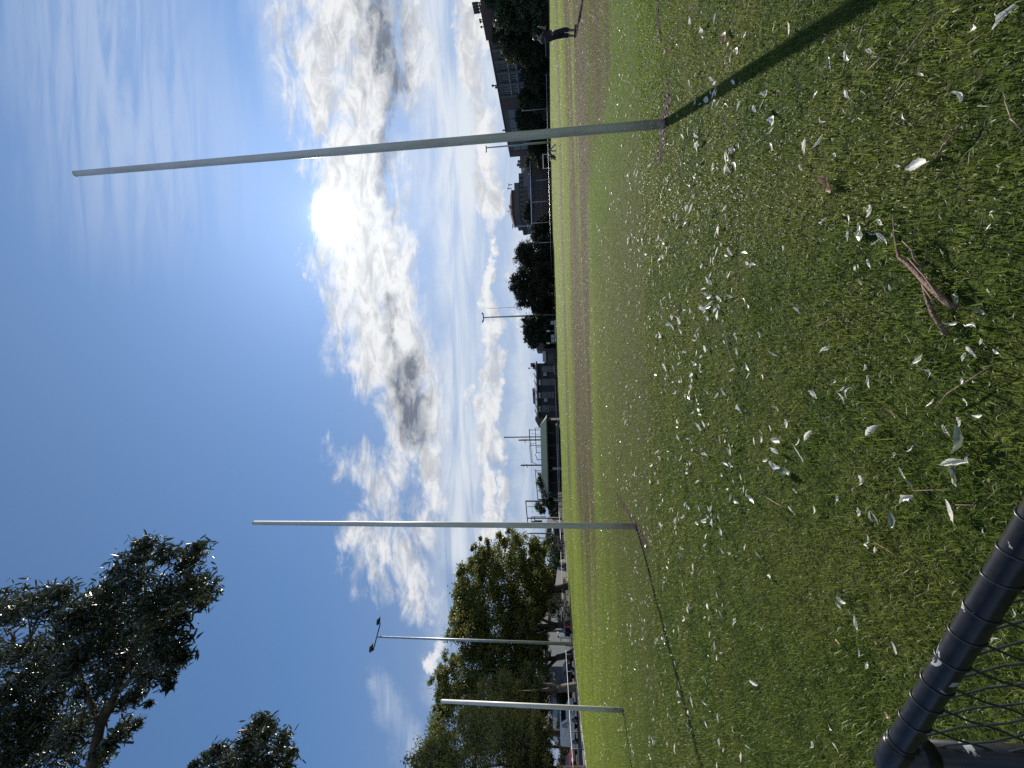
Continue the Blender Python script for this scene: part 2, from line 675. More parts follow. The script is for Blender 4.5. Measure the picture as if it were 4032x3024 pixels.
build('post_clamp', m, M_pipe, fence, True)
# chain link: zigzag wires woven below the rail, wrapped over it
side = Vector((-dirn.y, dirn.x, 0))
if side.y < 0:
    side = -side
m = MB()
Lm = (E0 - C1).length
pit = 0.072
wr = 0.0024
npit = int(Lm / pit)
for i in range(-9, npit):
    for sgn in (1, -1):
        pts = []
        for k in range(0, 10):
            s_ = (i * pit) + (k * pit / 2 if sgn > 0 else -k * pit / 2) + (0 if sgn > 0 else 9 * pit / 2)
            z = zr - PR - 0.002 - k * 0.074
            if s_ < -0.0 or s_ > Lm:
                if len(pts) > 1:
                    m.tube(pts, wr, 6, False)
                pts = []
                continue
            bow = 0.003 * (1 if (k + (0 if sgn > 0 else 1)) % 2 else -1)
            pts.append(C1 - dirn * s_ + side * bow + Vector((0, 0, z - zr)))
        if len(pts) > 1:
            m.tube(pts, wr, 6, False)
build('chain_mesh', m, M_wire, fence, True)
for i in range(int(Lm / pit)):
    s_ = 0.055 + i * pit + random.uniform(-.006, .006)
    if s_ > 1.2:
        break
    m = MB()
    pts = []
    tl = random.uniform(-.02, .02)
    for k in range(17):
        t = 2 * math.pi * k / 16
        rr = PR + 0.0014
        pts.append(C1 - dirn * (s_ + tl * k / 16) + side * rr * math.sin(t) + Vector((0, 0, -rr * math.cos(t))))
    m.tube(pts, 0.0019, 6, False)
    build('tie_wire', m, M_wire, fence, True)
# ------------------------------------------------------------------ trees
def leaf_cloud(blobs, n, size, rgen, clump=0.16, flat=0.35, ncl=None, asp=0.6):
    """leaf-sized quads gathered in clumps spread through ellipsoids [(centre, radii)]"""
    vol = np.array([b[1][0] * b[1][1] * b[1][2] for b in blobs]) ** 0.62
    vol /= vol.sum()
    ncl = ncl or max(30, n // 55)
    cc, rr = [], []
    for (c, r), p in zip(blobs, vol):
        k = max(4, int(round(ncl * p)))
        d = rgen.normal(size=(k, 3))
        d /= np.linalg.norm(d, axis=1)[:, None]
        rad = rgen.uniform(0.25, 1.0, k) ** 0.42
        rad *= rgen.uniform(0.88, 1.08, k)
        cc.append(np.array(c) + d * rad[:, None] * np.array(r))
        rr.append(np.full(k, clump * (r[0] + r[1] + r[2]) / 3) * rgen.uniform(0.55, 1.35, k))
    cc, rr = np.concatenate(cc), np.concatenate(rr)
    idx = rgen.integers(0, len(cc), n)
    d = rgen.normal(size=(n, 3)) * 0.62
    d[:, 2] *= 0.75
    P = cc[idx] + d * rr[idx][:, None]
    return leaves_at(P, size, rgen, asp)


def leaves_at(P, size, rgen, asp=0.6):
    n = len(P)
    ax = rgen.normal(size=(n, 3))
    ax /= np.linalg.norm(ax, axis=1)[:, None]
    b = rgen.normal(size=(n, 3))
    b -= ax * (b * ax).sum(1)[:, None]
    b /= np.linalg.norm(b, axis=1)[:, None]
    s = size * rgen.uniform(0.6, 1.35, n)[:, None]
    nn = np.cross(ax, b)
    v = np.stack([P - ax * s * .5, P + b * s * asp * .5 + nn * s * .08, P + ax * s * .5, P - b * s * asp * .5 + nn * s * .08], 1).reshape(-1, 3)
    f = np.arange(n)[:, None] * 4 + np.array([[0, 1, 2, 3]])
    return v, f


M_bark = mat('tree_bark', (0.075, 0.060, 0.048), (0.035, 0.030, 0.026), rough=0.95, scale=5, bump=0.8, bscale=20, stretch=(2, 2, .5), spec=0.1)
M_barkp = mat('pale_tree_bark', (0.20, 0.165, 0.125), (0.12, 0.10, 0.08), rough=0.9, scale=4, bump=0.6, bscale=16, stretch=(2, 2, .6), spec=0.1)
M_gumbark = mat('gum_tree_bark', (0.12, 0.092, 0.070), (0.06, 0.048, 0.040), rough=0.85, scale=3, bump=0.4, bscale=12, stretch=(2, 2, .4))
M_fol_plane = foliage('broad_leaf_foliage', (0.100, 0.132, 0.026), (0.180, 0.172, 0.027), trans=0.45, scale=0.55)
M_fol_dark = foliage('dark_evergreen_foliage', (0.042, 0.058, 0.034), (0.056, 0.062, 0.030), trans=0.22, scale=0.5, rough=0.7, spec=0.2)
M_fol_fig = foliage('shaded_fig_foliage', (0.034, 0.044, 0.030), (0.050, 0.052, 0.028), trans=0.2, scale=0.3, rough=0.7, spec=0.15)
M_fol_she = foliage('fine_needle_foliage', (0.045, 0.064, 0.030), (0.072, 0.078, 0.026), trans=0.3, scale=0.5, rough=0.9, spec=0.05)
M_fol_lit = foliage('mid_green_foliage', (0.070, 0.105, 0.050), (0.045, 0.070, 0.032), trans=0.3, scale=0.4)
M_fol_gum = foliage('gum_leaf_foliage', (0.038, 0.056, 0.030), (0.062, 0.075, 0.038), trans=0.22, scale=1.5, rough=0.33, spec=0.5)


def px_blob(u, v, ru, rv, y, ry):
    """crown lobe seen at photo pixel (u,v) with half-height ru and half-width rv px, at distance y"""
    c = AT(u, v, y)
    k = depth(c) / FPX
    return ((c.x, c.y, c.z), (rv * k, ry, ru * k))


def tree(name, base, trunk_paths, blobs, n, size, fm, bm, label, grp, seed, cat='tree', clump=0.16, ncl=None, asp=0.6, inner=True):
    rg = np.random.default_rng(seed)
    r = thing(name, base, label, cat, grp)
    m = MB()
    for pts, rads in trunk_paths:
        m.tube(pts, rads, 10)
    build('trunk', m, bm, r, True)
    v, f = leaf_cloud(blobs, int(n * 1.7), size * 1.22, rg, clump, ncl=int((ncl or n // 55) * 1.5), asp=asp)
    v = v - np.array(ORI[r.name])
    o = link(bpy.data.objects.new('crown', mesh_np('crown', v, f, fm, 4)))
    o.parent = r
    return r


def limbs(base, fork, tops, r0, rg, wob=0.25):
    """trunk from base to fork, then limbs out to the tops"""
    out = []
    base, fork = Vector(base), Vector(fork)
    mid = base.lerp(fork, .5) + Vector((rg.uniform(-wob, wob) * .4, 0, 0))
    out.append(([base + Vector((0, 0, -.2)), base + Vector((0, 0, .12)), mid, fork], [r0 * 1.7, r0 * 1.25, r0, r0 * .9]))
    for t in tops:
        t = Vector(t)
        k1 = fork.lerp(t, .35) + Vector((rg.uniform(-wob, wob), rg.uniform(-wob, wob), rg.uniform(0, wob)))
        k2 = fork.lerp(t, .7) + Vector((rg.uniform(-wob, wob), rg.uniform(-wob, wob), rg.uniform(-wob, wob)))
        out.append(([fork - Vector((0, 0, .1)), k1, k2, t], [r0 * .62, r0 * .48, r0 * .3, r0 * .1]))
    return out


TG = 'big leafy trees along the street behind the left-hand fence'
ZG = -0.3
# A: round plane tree seen between the middle post and the tall floodlight
ya = 58
b = G(2232, 2306, ZG)
ya = b.y if 40 < b.y < 75 else 58
b = AT(2226, 2306, 56); b.z = ZG
y = 56
tree('plane_tree', b, limbs(b, AT(2178, 2318, y), [AT(2080, 2250, y), AT(2060, 2335, y + 1), AT(2100, 2390, y - 1), AT(2130, 2210, y + 1), AT(2010, 2290, y)], .42, random),
     [px_blob(1985, 2255, 150, 105, y, 4.0), px_blob(1925, 2330, 140, 110, y, 4.5), px_blob(1950, 2420, 150, 100, y, 4.5), px_blob(2040, 2170, 95, 70, y, 3.0), px_blob(2070, 2340, 90, 120, y, 3.5), px_blob(2010, 2120, 60, 30, y, 2.0),
      px_blob(1890, 2230, 50, 45, y, 2.5), px_blob(1835, 2330, 55, 60, y, 3), px_blob(1815, 2430, 55, 60, y, 3), px_blob(1905, 2150, 50, 28, y, 2), px_blob(1840, 2275, 55, 60, y, 3), px_blob(1830, 2385, 55, 60, y, 3), px_blob(1895, 2190, 60, 45, y, 2.5), px_blob(1850, 2480, 60, 50, y, 3), px_blob(2095, 2230, 55, 70, y, 2.5), px_blob(2110, 2300, 60, 90, y, 3), px_blob(2120, 2170, 45, 50, y, 2.5), px_blob(2125, 2390, 40, 50, y, 2.5)],
     36000, .24, M_fol_plane, M_bark, 'round leafy tree with a forked trunk between the middle post and the tall floodlight', TG, 11, clump=.22, ncl=300)
# B
y = 51
b = AT(2265, 2458, y); b.z = ZG
tree('plane_tree', b, limbs(b, AT(2195, 2462, y), [AT(2080, 2420, y), AT(2060, 2470, y), AT(2090, 2490, y + 1), AT(2060, 2530, y - 1), AT(1960, 2470, y)], .40, random, .12),
     [px_blob(1930, 2480, 140, 85, y, 4), px_blob(1850, 2490, 90, 60, y, 3), px_blob(1990, 2560, 120, 70, y, 4), px_blob(2040, 2450, 70, 60, y, 3), px_blob(1800, 2470, 40, 40, y, 2), px_blob(2100, 2520, 60, 60, y, 3), px_blob(2100, 2430, 40, 40, y, 2)],
     20000, .20, M_fol_plane, M_bark, 'leafy tree with a trunk splitting into three limbs, directly right of the tall floodlight', TG, 12, clump=.22, ncl=190)
# C
y = 49
b = AT(2270, 2572, y); b.z = ZG
tree('plane_tree', b, limbs(b, AT(2190, 2590, y), [AT(2080, 2640, y), AT(2040, 2600, y), AT(2100, 2690, y - 1), AT(1960, 2620, y)], .36, random, .2),
     [px_blob(1950, 2610, 150, 80, y, 4), px_blob(1860, 2640, 110, 80, y, 3.5), px_blob(1790, 2690, 75, 70, y, 3), px_blob(1900, 2720, 130, 80, y, 4), px_blob(1765, 2620, 45, 40, y, 2.5), px_blob(2030, 2680, 90, 70, y, 3), px_blob(1730, 2680, 40, 40, y, 2), px_blob(2090, 2640, 80, 90, y, 3), px_blob(2130, 2560, 40, 50, y, 2)],
     26000, .18, M_fol_plane, M_bark, 'tallest leafy yellow-green tree with a leaning dark trunk between floodlight and white van', TG, 13, clump=.22, ncl=240)
# D: pale trunk, fine dark foliage
y = 39
b = AT(2300, 2706, y); b.z = ZG
tree('she_oak', b, limbs(b, AT(2195, 2712, y), [AT(2130, 2690, y), AT(2120, 2750, y), AT(2040, 2720, y), AT(2080, 2780, y)], .36, random, .15),
     [px_blob(2060, 2730, 100, 90, y, 3.5), px_blob(1960, 2790, 120, 90, y, 3.5), px_blob(2090, 2800, 70, 70, y, 3), px_blob(2030, 2860, 110, 80, y, 3), px_blob(2125, 2770, 50, 60, y, 2.5), px_blob(2125, 2850, 55, 60, y, 2.5)],
     24000, .15, M_fol_she, M_barkp, 'tree with a smooth pale curved trunk right in front of the white van', TG, 14, clump=.2, ncl=200, asp=.4)
# E: big one at the left edge
y = 31
b = AT(2330, 3050, y); b.z = ZG
tree('she_oak', b, limbs(b, AT(2150, 3040, y), [AT(2000, 2960, y), AT(1900, 3020, y), AT(2050, 2900, y), AT(1950, 3120, y)], .4, random, .3),
     [px_blob(1930, 2930, 170, 100, y, 4), px_blob(1800, 2990, 130, 90, y, 3.5), px_blob(2060, 2960, 120, 100, y, 3.5), px_blob(2110, 3040, 90, 80, y, 3), px_blob(1720, 3030, 90, 70, y, 3), px_blob(1900, 3090, 220, 90, y, 4), px_blob(1640, 3060, 70, 60, y, 2.5), px_blob(2130, 2900, 50, 60, y, 2.5)],
     30000, .14, M_fol_she, M_bark, 'big dark fine-leaved tree at the left edge behind the white van', TG, 15, clump=.2, ncl=300, asp=.4)
y = 50
b = AT(2290, 2900, y); b.z = ZG
tree('plane_tree', b, limbs(b, AT(2150, 2880, y), [AT(1960, 2800, y), AT(1900, 2880, y), AT(1850, 2960, y)], .4, random, .3),
     [px_blob(1850, 2800, 140, 80, y, 4), px_blob(1790, 2880, 110, 80, y, 4), px_blob(1730, 2950, 90, 70, y, 3.5), px_blob(1690, 3010, 80, 60, y, 3), px_blob(1960, 2850, 120, 90, y, 4), px_blob(1755, 2770, 50, 40, y, 2.5)],
     18000, .20, M_fol_plane, M_bark, 'sunlit leafy tree rising behind the dark tree at the left edge', TG, 16, clump=.22, ncl=210)
# darker trees further back, closing the gaps under the crowns
for i, (v, u0, yy, lab) in enumerate([(2215, 2120, 110, 'dark background tree low behind the first round leafy tree'), (2330, 2075, 96, 'dark background tree seen between the first two trunks'), (2440, 2060, 94, 'dark background tree behind the three-limbed tree'), (2560, 2050, 92, 'dark background tree behind the blue-grey house'), (2680, 2040, 90, 'dark background tree behind the grey house'), (2800, 2030, 88, 'dark background tree behind the pale garage'), (2940, 2020, 86, 'dark background tree behind the van at the left edge')]):
    b = AT(2215, v, yy); b.z = ZG
    tree('background_tree', b, limbs(b, AT(2170, v, yy), [AT(u0 + 20, v - 25, yy), AT(u0 + 20, v + 30, yy)], .3, random, .4),
         [px_blob(u0 + 35, v, 75, 62, yy, 4), px_blob(u0 + 85, v + 45, 45, 45, yy, 3.5), px_blob(u0 + 80, v - 45, 50, 45, yy, 3.5)], 5500, .34, M_fol_dark, M_bark, lab, 'background trees behind the street', 200 + i, clump=.24, ncl=90)
# low planting behind the fence
for i, (u, v, ru, rv, y, lab) in enumerate([
        (2200, 2405, 50, 45, 62, 'dark bushy shrub behind the fence between the first two tree trunks'),
        (2185, 2185, 25, 45, 80, 'low green shrub in front of the grey corrugated wall'),
        (2170, 2140, 28, 28, 84, 'rounded green shrub beside the black gate in the far fence')]):
    b = AT(u + ru, v, y); b.z = ZG
    tree('shrub', b, [([b, b + Vector((0.1, 0, 1.0))], [.08, .04])], [px_blob(u, v, ru, rv, y, 1.5)], 2600, .17, M_fol_dark if i == 0 else M_fol_lit, M_bark, lab, None, 30 + i, cat='shrub', clump=.3, ncl=40)

# far side of the field: dark figs in the middle
FG = 'dark trees along the far side of the field'
for i, (base_px, y, fork, tops, blobs, n, lab) in enumerate([
    ((2186, 1008), 118, (2150, 1010), [(2080, 990), (2060, 1030)], [(2105, 1005, 75, 50), (2065, 995, 38, 32), (2120, 1050, 60, 40), (2060, 1010, 30, 30), (2145, 960, 40, 25)], 11000, 'spreading dark tree, rightmost of the far trees in the middle of the photo'),
    ((2188, 1130), 116, (2140, 1128), [(2060, 1090), (2040, 1140), (2070, 1180)], [(2080, 1110, 75, 60), (2045, 1130, 34, 40), (2105, 1170, 60, 50), (2065, 1175, 40, 32), (2130, 1090, 50, 50), (2050, 1100, 30, 34)], 14000, 'tallest round dark tree across the field, right of the far floodlight'),
    ((2192, 1300), 112, (2140, 1300), [(2090, 1280), (2085, 1320)], [(2105, 1295, 45, 50), (2080, 1275, 28, 25), (2100, 1335, 36, 30), (2140, 1300, 35, 55), (2085, 1310, 20, 25)], 11000, 'dark gappy tree across the field, just left of the far floodlight'),
    ((2188, 1225), 120, (2160, 1225), [(2130, 1215)], [(2130, 1215, 40, 35), (2150, 1245, 35, 28), (2140, 1190, 40, 30)], 7000, 'low dark rounded tree behind the far floodlight pole'),
    ((2178, 905), 125, (2150, 905), [(2130, 905)], [(2130, 905, 38, 32), (2115, 930, 25, 18), (2145, 880, 30, 24), (2150, 945, 28, 22)], 7000, 'low dark tree at the left end of the long low school building'),
]):
    b = AT(base_px[0], base_px[1], y); b.z = ZG
    tree('fig_tree', b, limbs(b, AT(fork[0], fork[1], y), [AT(t[0], t[1], y) for t in tops], .4, random, .4),
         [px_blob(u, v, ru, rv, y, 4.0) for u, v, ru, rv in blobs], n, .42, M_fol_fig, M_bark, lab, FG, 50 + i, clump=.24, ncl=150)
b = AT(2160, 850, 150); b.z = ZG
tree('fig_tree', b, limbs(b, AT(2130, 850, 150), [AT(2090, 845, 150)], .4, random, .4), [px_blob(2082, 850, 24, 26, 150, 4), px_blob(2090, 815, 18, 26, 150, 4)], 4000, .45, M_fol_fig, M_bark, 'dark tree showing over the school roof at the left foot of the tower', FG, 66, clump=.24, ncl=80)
# right: trees in front of the brick building
RGp = 'trees and bushes in front of the long brick building'
for i, (base_px, x, blobs, n, fm, lab) in enumerate([
    ((2166, 45), 77, [(2010, 60, 65, 50), (2060, 20, 80, 50), (1985, 30, 45, 40), (2100, 70, 50, 45), (1950, -10, 50, 40), (2080, -50, 90, 50)], 15000, M_fol_lit, 'large mid-green tree at the right edge, in front of the brick tower'),
    ((2166, 150), 78, [(2010, 175, 60, 50), (2060, 200, 55, 50), (1975, 130, 40, 45), (2050, 140, 70, 45), (2100, 190, 50, 55), (1950, 100, 25, 40)], 14000, M_fol_dark, 'wide dull green tree behind the standing person'),
    ((2168, 270), 78, [(2090, 270, 40, 40), (2110, 310, 35, 35), (2125, 240, 30, 40)], 7000, M_fol_dark, 'low dark bush under the ribbon windows of the brick building'),
    ((2169, 360), 77.5, [(2085, 365, 35, 25), (2110, 350, 40, 35), (2120, 400, 36, 30), (2065, 395, 22, 22)], 8000, M_fol_dark, 'dark bush in front of the plain brick pier'),
    ((2171, 480), 77, [(2075, 480, 40, 30), (2095, 440, 35, 30), (2110, 500, 38, 35), (2050, 470, 20, 22)], 9000, M_fol_dark, 'bare-topped dark bush below the blue-grey windows, right of the tall post'),
    ((2172, 585), 77, [(2105, 590, 30, 28), (2120, 560, 30, 30), (2125, 620, 30, 35)], 7000, M_fol_dark, 'dark bush below the louvred end wall, left of the tall post'),
    ((2174, 650), 78, [(2100, 650, 28, 30), (2115, 690, 34, 28), (2080, 640, 14, 14), (2125, 730, 26, 28)], 8000, M_fol_dark, 'dark hedge-like bush behind the small white soccer goal'),
]):
    q = ONX(base_px[0], base_px[1], x)
    y = q.y
    b = Vector((q.x, q.y, ZG))
    top = px_blob(*blobs[0][:4], y, 3)[0]
    t = Vector(top)
    tree('garden_tree' if i < 2 else 'garden_bush', b, limbs(b, b.lerp(t, .5), [t + Vector((1, 0, .5)), t + Vector((-1, 0, .5))], .28, random, .3),
         [px_blob(u, v, ru, rv, y, 3.2) for u, v, ru, rv in blobs], n, .36, fm, M_bark, lab, RGp, 70 + i, cat='tree' if i < 2 else 'bush', clump=.22, ncl=150)

# tree behind pavilion and by the gantry
for i, (bp, y, blobs, lab, fm) in enumerate([
    ((2195, 1900), 96, [(2130, 1900, 16, 24), (2140, 1920, 18, 22), (2125, 1880, 10, 14)], 'dark leafy bush hanging over the left end of the green roof', M_fol_lit),
    ((2200, 1995), 118, [(2120, 1992, 14, 16), (2135, 2010, 16, 14)], 'pale airy tree beyond the railway gantry', M_fol_lit),
    ((2205, 1960), 92, [(2150, 1965, 18, 28), (2170, 1985, 16, 22)], 'low grey-green bush at the left end of the pavilion', M_fol_dark)]):
    b = AT(bp[0], bp[1], y); b.z = ZG
    t = Vector(px_blob(*blobs[0], y, 2)[0])
    tree('bush', b, [([b, b.lerp(t, .5), t], [.15, .12, .06])], [px_blob(u, v, ru, rv, y, 2.0) for u, v, ru, rv in blobs], 2600, .22, fm, M_bark, lab, None, 90 + i, cat='bush', clump=.26, ncl=60)

# ------------------------------------------------------------------ overhanging gum tree (trunk outside the picture, limbs reaching in)
GT = [(930, 230, 60), (900, 300, 75), (1050, 300, 65), (1220, 285, 70), (1190, 370, 65), (800, 380, 75), (1260, 260, 40), (1280, 490, 85), (1200, 500, 80), (1330, 560, 55), (1050, 540, 85), (860, 480, 85), (720, 515, 80), (630, 555, 75),
      (380, 540, 60), (300, 560, 60), (100, 580, 75), (150, 650, 75), (350, 640, 85), (550, 640, 95), (750, 620, 110), (950, 640, 100), (1150, 600, 85), (1290, 610, 45), (60, 690, 75), (480, 730, 100), (650, 750, 110), (850, 760, 110), (1020, 740, 90),
      (1160, 700, 40), (1080, 800, 80), (1150, 860, 55), (1000, 860, 80), (800, 880, 110), (600, 880, 110), (400, 870, 110), (180, 900, 70), (60, 960, 70), (250, 1000, 100), (450, 1000, 85), (700, 1000, 90), (860, 1000, 70), (1060, 950, 70), (1175, 955, 45),
      (1110, 1000, 50), (1065, 1080, 42), (1075, 1140, 26), (960, 1060, 60), (910, 1100, 50), (700, 1120, 80), (400, 1100, 100), (150, 1110, 110), (50, 1210, 90), (250, 1250, 120), (520, 1180, 50), (860, 1200, 50), (780, 1240, 40), (800, 1385, 40), (875, 1375, 24),
      (770, 1450, 48), (700, 1500, 34), (300, 1400, 140), (100, 1410, 120), (450, 1450, 90), (200, 1550, 140), (420, 1580, 110), (60, 1600, 110), (640, 1610, 50), (660, 1540, 44), (950, 1250, 14), (560, 1310, 70), (-120, 700, 120), (-150, 1000, 140), (-120, 1350, 160)]
GT2 = [(1650, 1360, 42), (1710, 1370, 32), (1640, 1420, 50), (1740, 1400, 26), (1590, 1440, 48), (1560, 1500, 50), (1690, 1460, 46), (1800, 1480, 42), (1780, 1560, 56), (1850, 1560, 30), (1650, 1530, 56), (1540, 1580, 52), (1380, 1560, 50), (1330, 1590, 40), (1440, 1600, 50),
       (1570, 1640, 52), (1700, 1620, 58), (1830, 1640, 40), (1235, 1640, 22), (1460, 1650, 50), (1600, 1740, 120), (1400, 1750, 110), (1750, 1760, 100)]


def zq(x, yy, d):
    return AT(x * .6173, 2000 + yy * .6173, d)


gum = thing('gum_tree', (-9.5, 3.4, 0), 'overhanging gum tree with narrow glossy hanging leaves in the upper left corner', 'tree')
m = MB()
tr = Vector((-9.5, 3.4, 0))


def pipe(pts, r):
    m.tube(pts, r, 9)


fk = Vector((-8.6, 3.9, 6.2))
pipe([tr + Vector((0, 0, -.2)), tr + Vector((.1, .1, .3)), Vector((-9.2, 3.6, 3.0)), fk], [.42, .34, .27, .22])
build('trunk', m, M_gumbark, gum, True)
m = MB()
root1 = zq(575, 1800, 4.9)
pipe([fk, fk.lerp(root1, .6) + Vector((0, 0, .25)), root1, zq(585, 1659, 4.9), zq(635, 1400, 5.0), zq(690, 1290, 5.0), zq(735, 1190, 5.0)], [.17, .12, .085, .07, .06, .052, .045])
fo = zq(735, 1190, 5.0)
pipe([fo, zq(800, 1130, 5.0), zq(900, 1010, 5.0), zq(935, 985, 5.0), zq(1030, 900, 5.0), zq(1080, 800, 5.05)], [.037, .030, .025, .022, .016, .007])
pipe([fo, zq(790, 1050, 5.1), zq(850, 920, 5.1), zq(905, 760, 5.1), zq(930, 600, 5.1), zq(915, 450, 5.15), zq(925, 330, 5.2)], [.038, .030, .024, .018, .013, .009, .004])
pipe([zq(905, 760, 5.1), zq(960, 650, 5.0), zq(1000, 500, 5.0), zq(1050, 400, 5.0), zq(1150, 330, 5.0)], [.022, .018, .014, .010, .005])
pipe([zq(935, 985, 5.0), zq(985, 990, 5.0), zq(1080, 970, 5.0)], [.014, .010, .004])
pipe([zq(640, 1400, 5.0), zq(560, 1200, 5.1), zq(520, 1090, 5.2), zq(480, 900, 5.2), zq(400, 760, 5.2)], [.045, .035, .028, .02, .008])
pipe([zq(650, 1340, 5.0), zq(670, 1240, 5.05), zq(665, 1150, 5.1)], [.022, .014, .006])
pipe([zq(600, 1560, 4.9), zq(680, 1480, 4.9), zq(740, 1490, 4.9), zq(850, 1497, 4.9)], [.03, .022, .018, .014])
pipe([zq(740, 1310, 5.0), zq(800, 1280, 5.0), zq(930, 1255, 5.0)], [.010, .007, .004])
for (x0, y0, x1, y1, x2, y2) in [(95, 900, 90, 800, 160, 730), (95, 860, 70, 800, 20, 760), (195, 830, 190, 760, 180, 690), (195, 830, 230, 770, 280, 690), (200, 800, 230, 730, 240, 690), (60, 1000, 90, 880, 100, 820), (195, 900, 196, 860, 198, 820), (0, 1560, 60, 1600, 100, 1700), (300, 1150, 280, 1050, 200, 830)]:
    pipe([zq(x0, y0, 5.2), zq(x1, y1, 5.2), zq(x2, y2, 5.2)], [.014, .011, .006])
build('limb', m, M_gumbark, gum, True)
m = MB()
root2 = zq(1480, 1830, 5.6)
pipe([fk, fk.lerp(root2, .6) + Vector((0, 0, .1)), root2, zq(1560, 1600, 5.6), zq(1640, 1480, 5.6), zq(1680, 1380, 5.6)], [.13, .09, .05, .03, .018, .006])
pipe([zq(1560, 1600, 5.6), zq(1680, 1560, 5.6), zq(1790, 1520, 5.6)], [.018, .012, .005])
pipe([root2, zq(1430, 1640, 5.6), zq(1370, 1570, 5.6)], [.022, .014, .005])
build('limb', m, M_gumbark, gum, True)


def gum_leaves(clumps, d0, rg):
    """narrow hanging leaves, 7-12 cm long, folded along the midrib"""
    V, Fq = [], []
    for (x, yy, r) in clumps:
        c = zq(x, yy, d0 + rg.normal() * 0.25)
        rad = r * .6173 * depth(c) / FPX
        n = int(55 + 0.040 * r * r)
        for _ in range(n):
            p = np.array(c) + rg.normal(size=3) * np.array([1, 1.3, 1]) * rad * 0.52
            L = rg.uniform(.075, .145)
            W = L * rg.uniform(.17, .24)
            ax = np.array([rg.normal() * .62, rg.normal() * .62, -1.0 + rg.uniform(0, .9)])
            ax /= np.linalg.norm(ax)
            sd_ = np.cross(ax, rg.normal(size=3))
            sd_ /= np.linalg.norm(sd_)
            nn = np.cross(ax, sd_)
            cv = rg.uniform(-.25, .25)
            a = p - ax * L / 2
            bb = p + ax * L / 2 + sd_ * cv * L * .6
            m1, m2 = p - ax * L * .17 - nn * W * .15, p + ax * L * .2 + sd_ * cv * L * .12 - nn * W * .15
            k = len(V)
            V += [a, m1 + sd_ * W / 2 + nn * W * .2, m1, m1 - sd_ * W / 2 + nn * W * .2, m2 + sd_ * W * .4 + nn * W * .15, m2, m2 - sd_ * W * .4 + nn * W * .15, bb]
            Fq += [(k, k + 1, k + 2), (k, k + 2, k + 3), (k + 1, k + 4, k + 5, k + 2), (k + 2, k + 5, k + 6, k + 3), (k + 4, k + 7, k + 5), (k + 5, k + 7, k + 6)]
    return V, Fq


rg = np.random.default_rng(21)
for cl_, d_ in ((GT, 5.05), (GT2, 5.6)):
    V, Fq = gum_leaves(cl_, d_, rg)
    me = bpy.data.meshes.new('foliage')
    o0 = np.array(ORI[gum.name])
    me.from_pydata([tuple(p - o0) for p in V], [], Fq)
    me.materials.append(M_fol_gum)
    o = link(bpy.data.objects.new('crown', me))
    o.parent = gum

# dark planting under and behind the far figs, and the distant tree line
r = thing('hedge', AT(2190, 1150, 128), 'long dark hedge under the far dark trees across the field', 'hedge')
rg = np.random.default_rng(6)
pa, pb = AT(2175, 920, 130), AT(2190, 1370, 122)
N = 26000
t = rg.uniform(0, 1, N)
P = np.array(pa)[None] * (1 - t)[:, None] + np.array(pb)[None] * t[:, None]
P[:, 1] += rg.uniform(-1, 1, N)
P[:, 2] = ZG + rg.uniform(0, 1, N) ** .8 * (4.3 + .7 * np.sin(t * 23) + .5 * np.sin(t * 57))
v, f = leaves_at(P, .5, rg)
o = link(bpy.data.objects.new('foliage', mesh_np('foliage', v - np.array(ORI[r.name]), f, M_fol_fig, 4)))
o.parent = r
M_fol_far = foliage('distant_tree_foliage', (0.045, 0.055, 0.045), (0.055, 0.06, 0.045), trans=0.1, scale=0.05, rough=0.8, spec=0.1)
N = 60000
az = rg.uniform(-.95, .95, N)
hh = 4.5 + 2.2 * np.sin(az * 21) + 1.6 * np.sin(az * 57 + 1) + 1.0 * np.sin(az * 131)
P = np.stack([az * 240, 240 + rg.uniform(-4, 4, N), ZG + rg.uniform(0, 1, N) * np.maximum(hh, 2)], 1)
v, f = leaves_at(P, 1.0, rg)
o = link(bpy.data.objects.new('distant_trees', mesh_np('distant_trees', v, f, M_fol_far, 4)))
o['kind'] = 'stuff'
o['label'] = 'low distant line of trees on the horizon'
# ------------------------------------------------------------------ buildings
M_brick = mat('red_brown_brick', (0.115, 0.072, 0.060), (0.085, 0.055, 0.046), rough=0.9, scale=2.5, bump=0.3, bscale=8)
M_brickd = mat('dark_brick', (0.115, 0.108, 0.104), (0.09, 0.084, 0.08), rough=0.9, scale=2.5, bump=0.2)
M_render = mat('grey_render', (0.15, 0.145, 0.14), (0.11, 0.108, 0.105), rough=0.9, scale=1.2)
M_lav = mat('pale_grey_wall', (0.16, 0.155, 0.165), (0.12, 0.118, 0.125), rough=0.85, scale=1)
M_glass = mat('window_glass', (0.02, 0.025, 0.03), (0.03, 0.036, 0.042), rough=0.12, scale=.7, spec=0.6)
M_glassb = mat('tinted_window_glass', (0.05, 0.10, 0.11), (0.03, 0.06, 0.07), rough=0.1, scale=.6, spec=0.7)
M_frame = mat('window_frame_paint', (0.17, 0.175, 0.18), (0.13, 0.135, 0.14), rough=0.6)
M_white = mat('white_paint', (0.72, 0.72, 0.70), (0.6, 0.6, 0.58), rough=0.5, scale=2)
M_metalroof = mat('bare_metal_roof', (0.62, 0.66, 0.70), (0.5, 0.54, 0.58), rough=0.32, metal=0.85, scale=.6)
M_greyroof = mat('grey_roof_sheet', (0.13, 0.12, 0.11), (0.10, 0.095, 0.09), rough=0.9, scale=.8, spec=.08)
M_greenroof = mat('green_roof_sheet', (0.055, 0.105, 0.080), (0.045, 0.088, 0.068), rough=0.8, scale=.5, stretch=(4, .3, 1), spec=.2)
M_black = mat('black_steel', (0.022, 0.024, 0.028), (0.032, 0.034, 0.038), rough=0.6, scale=2)
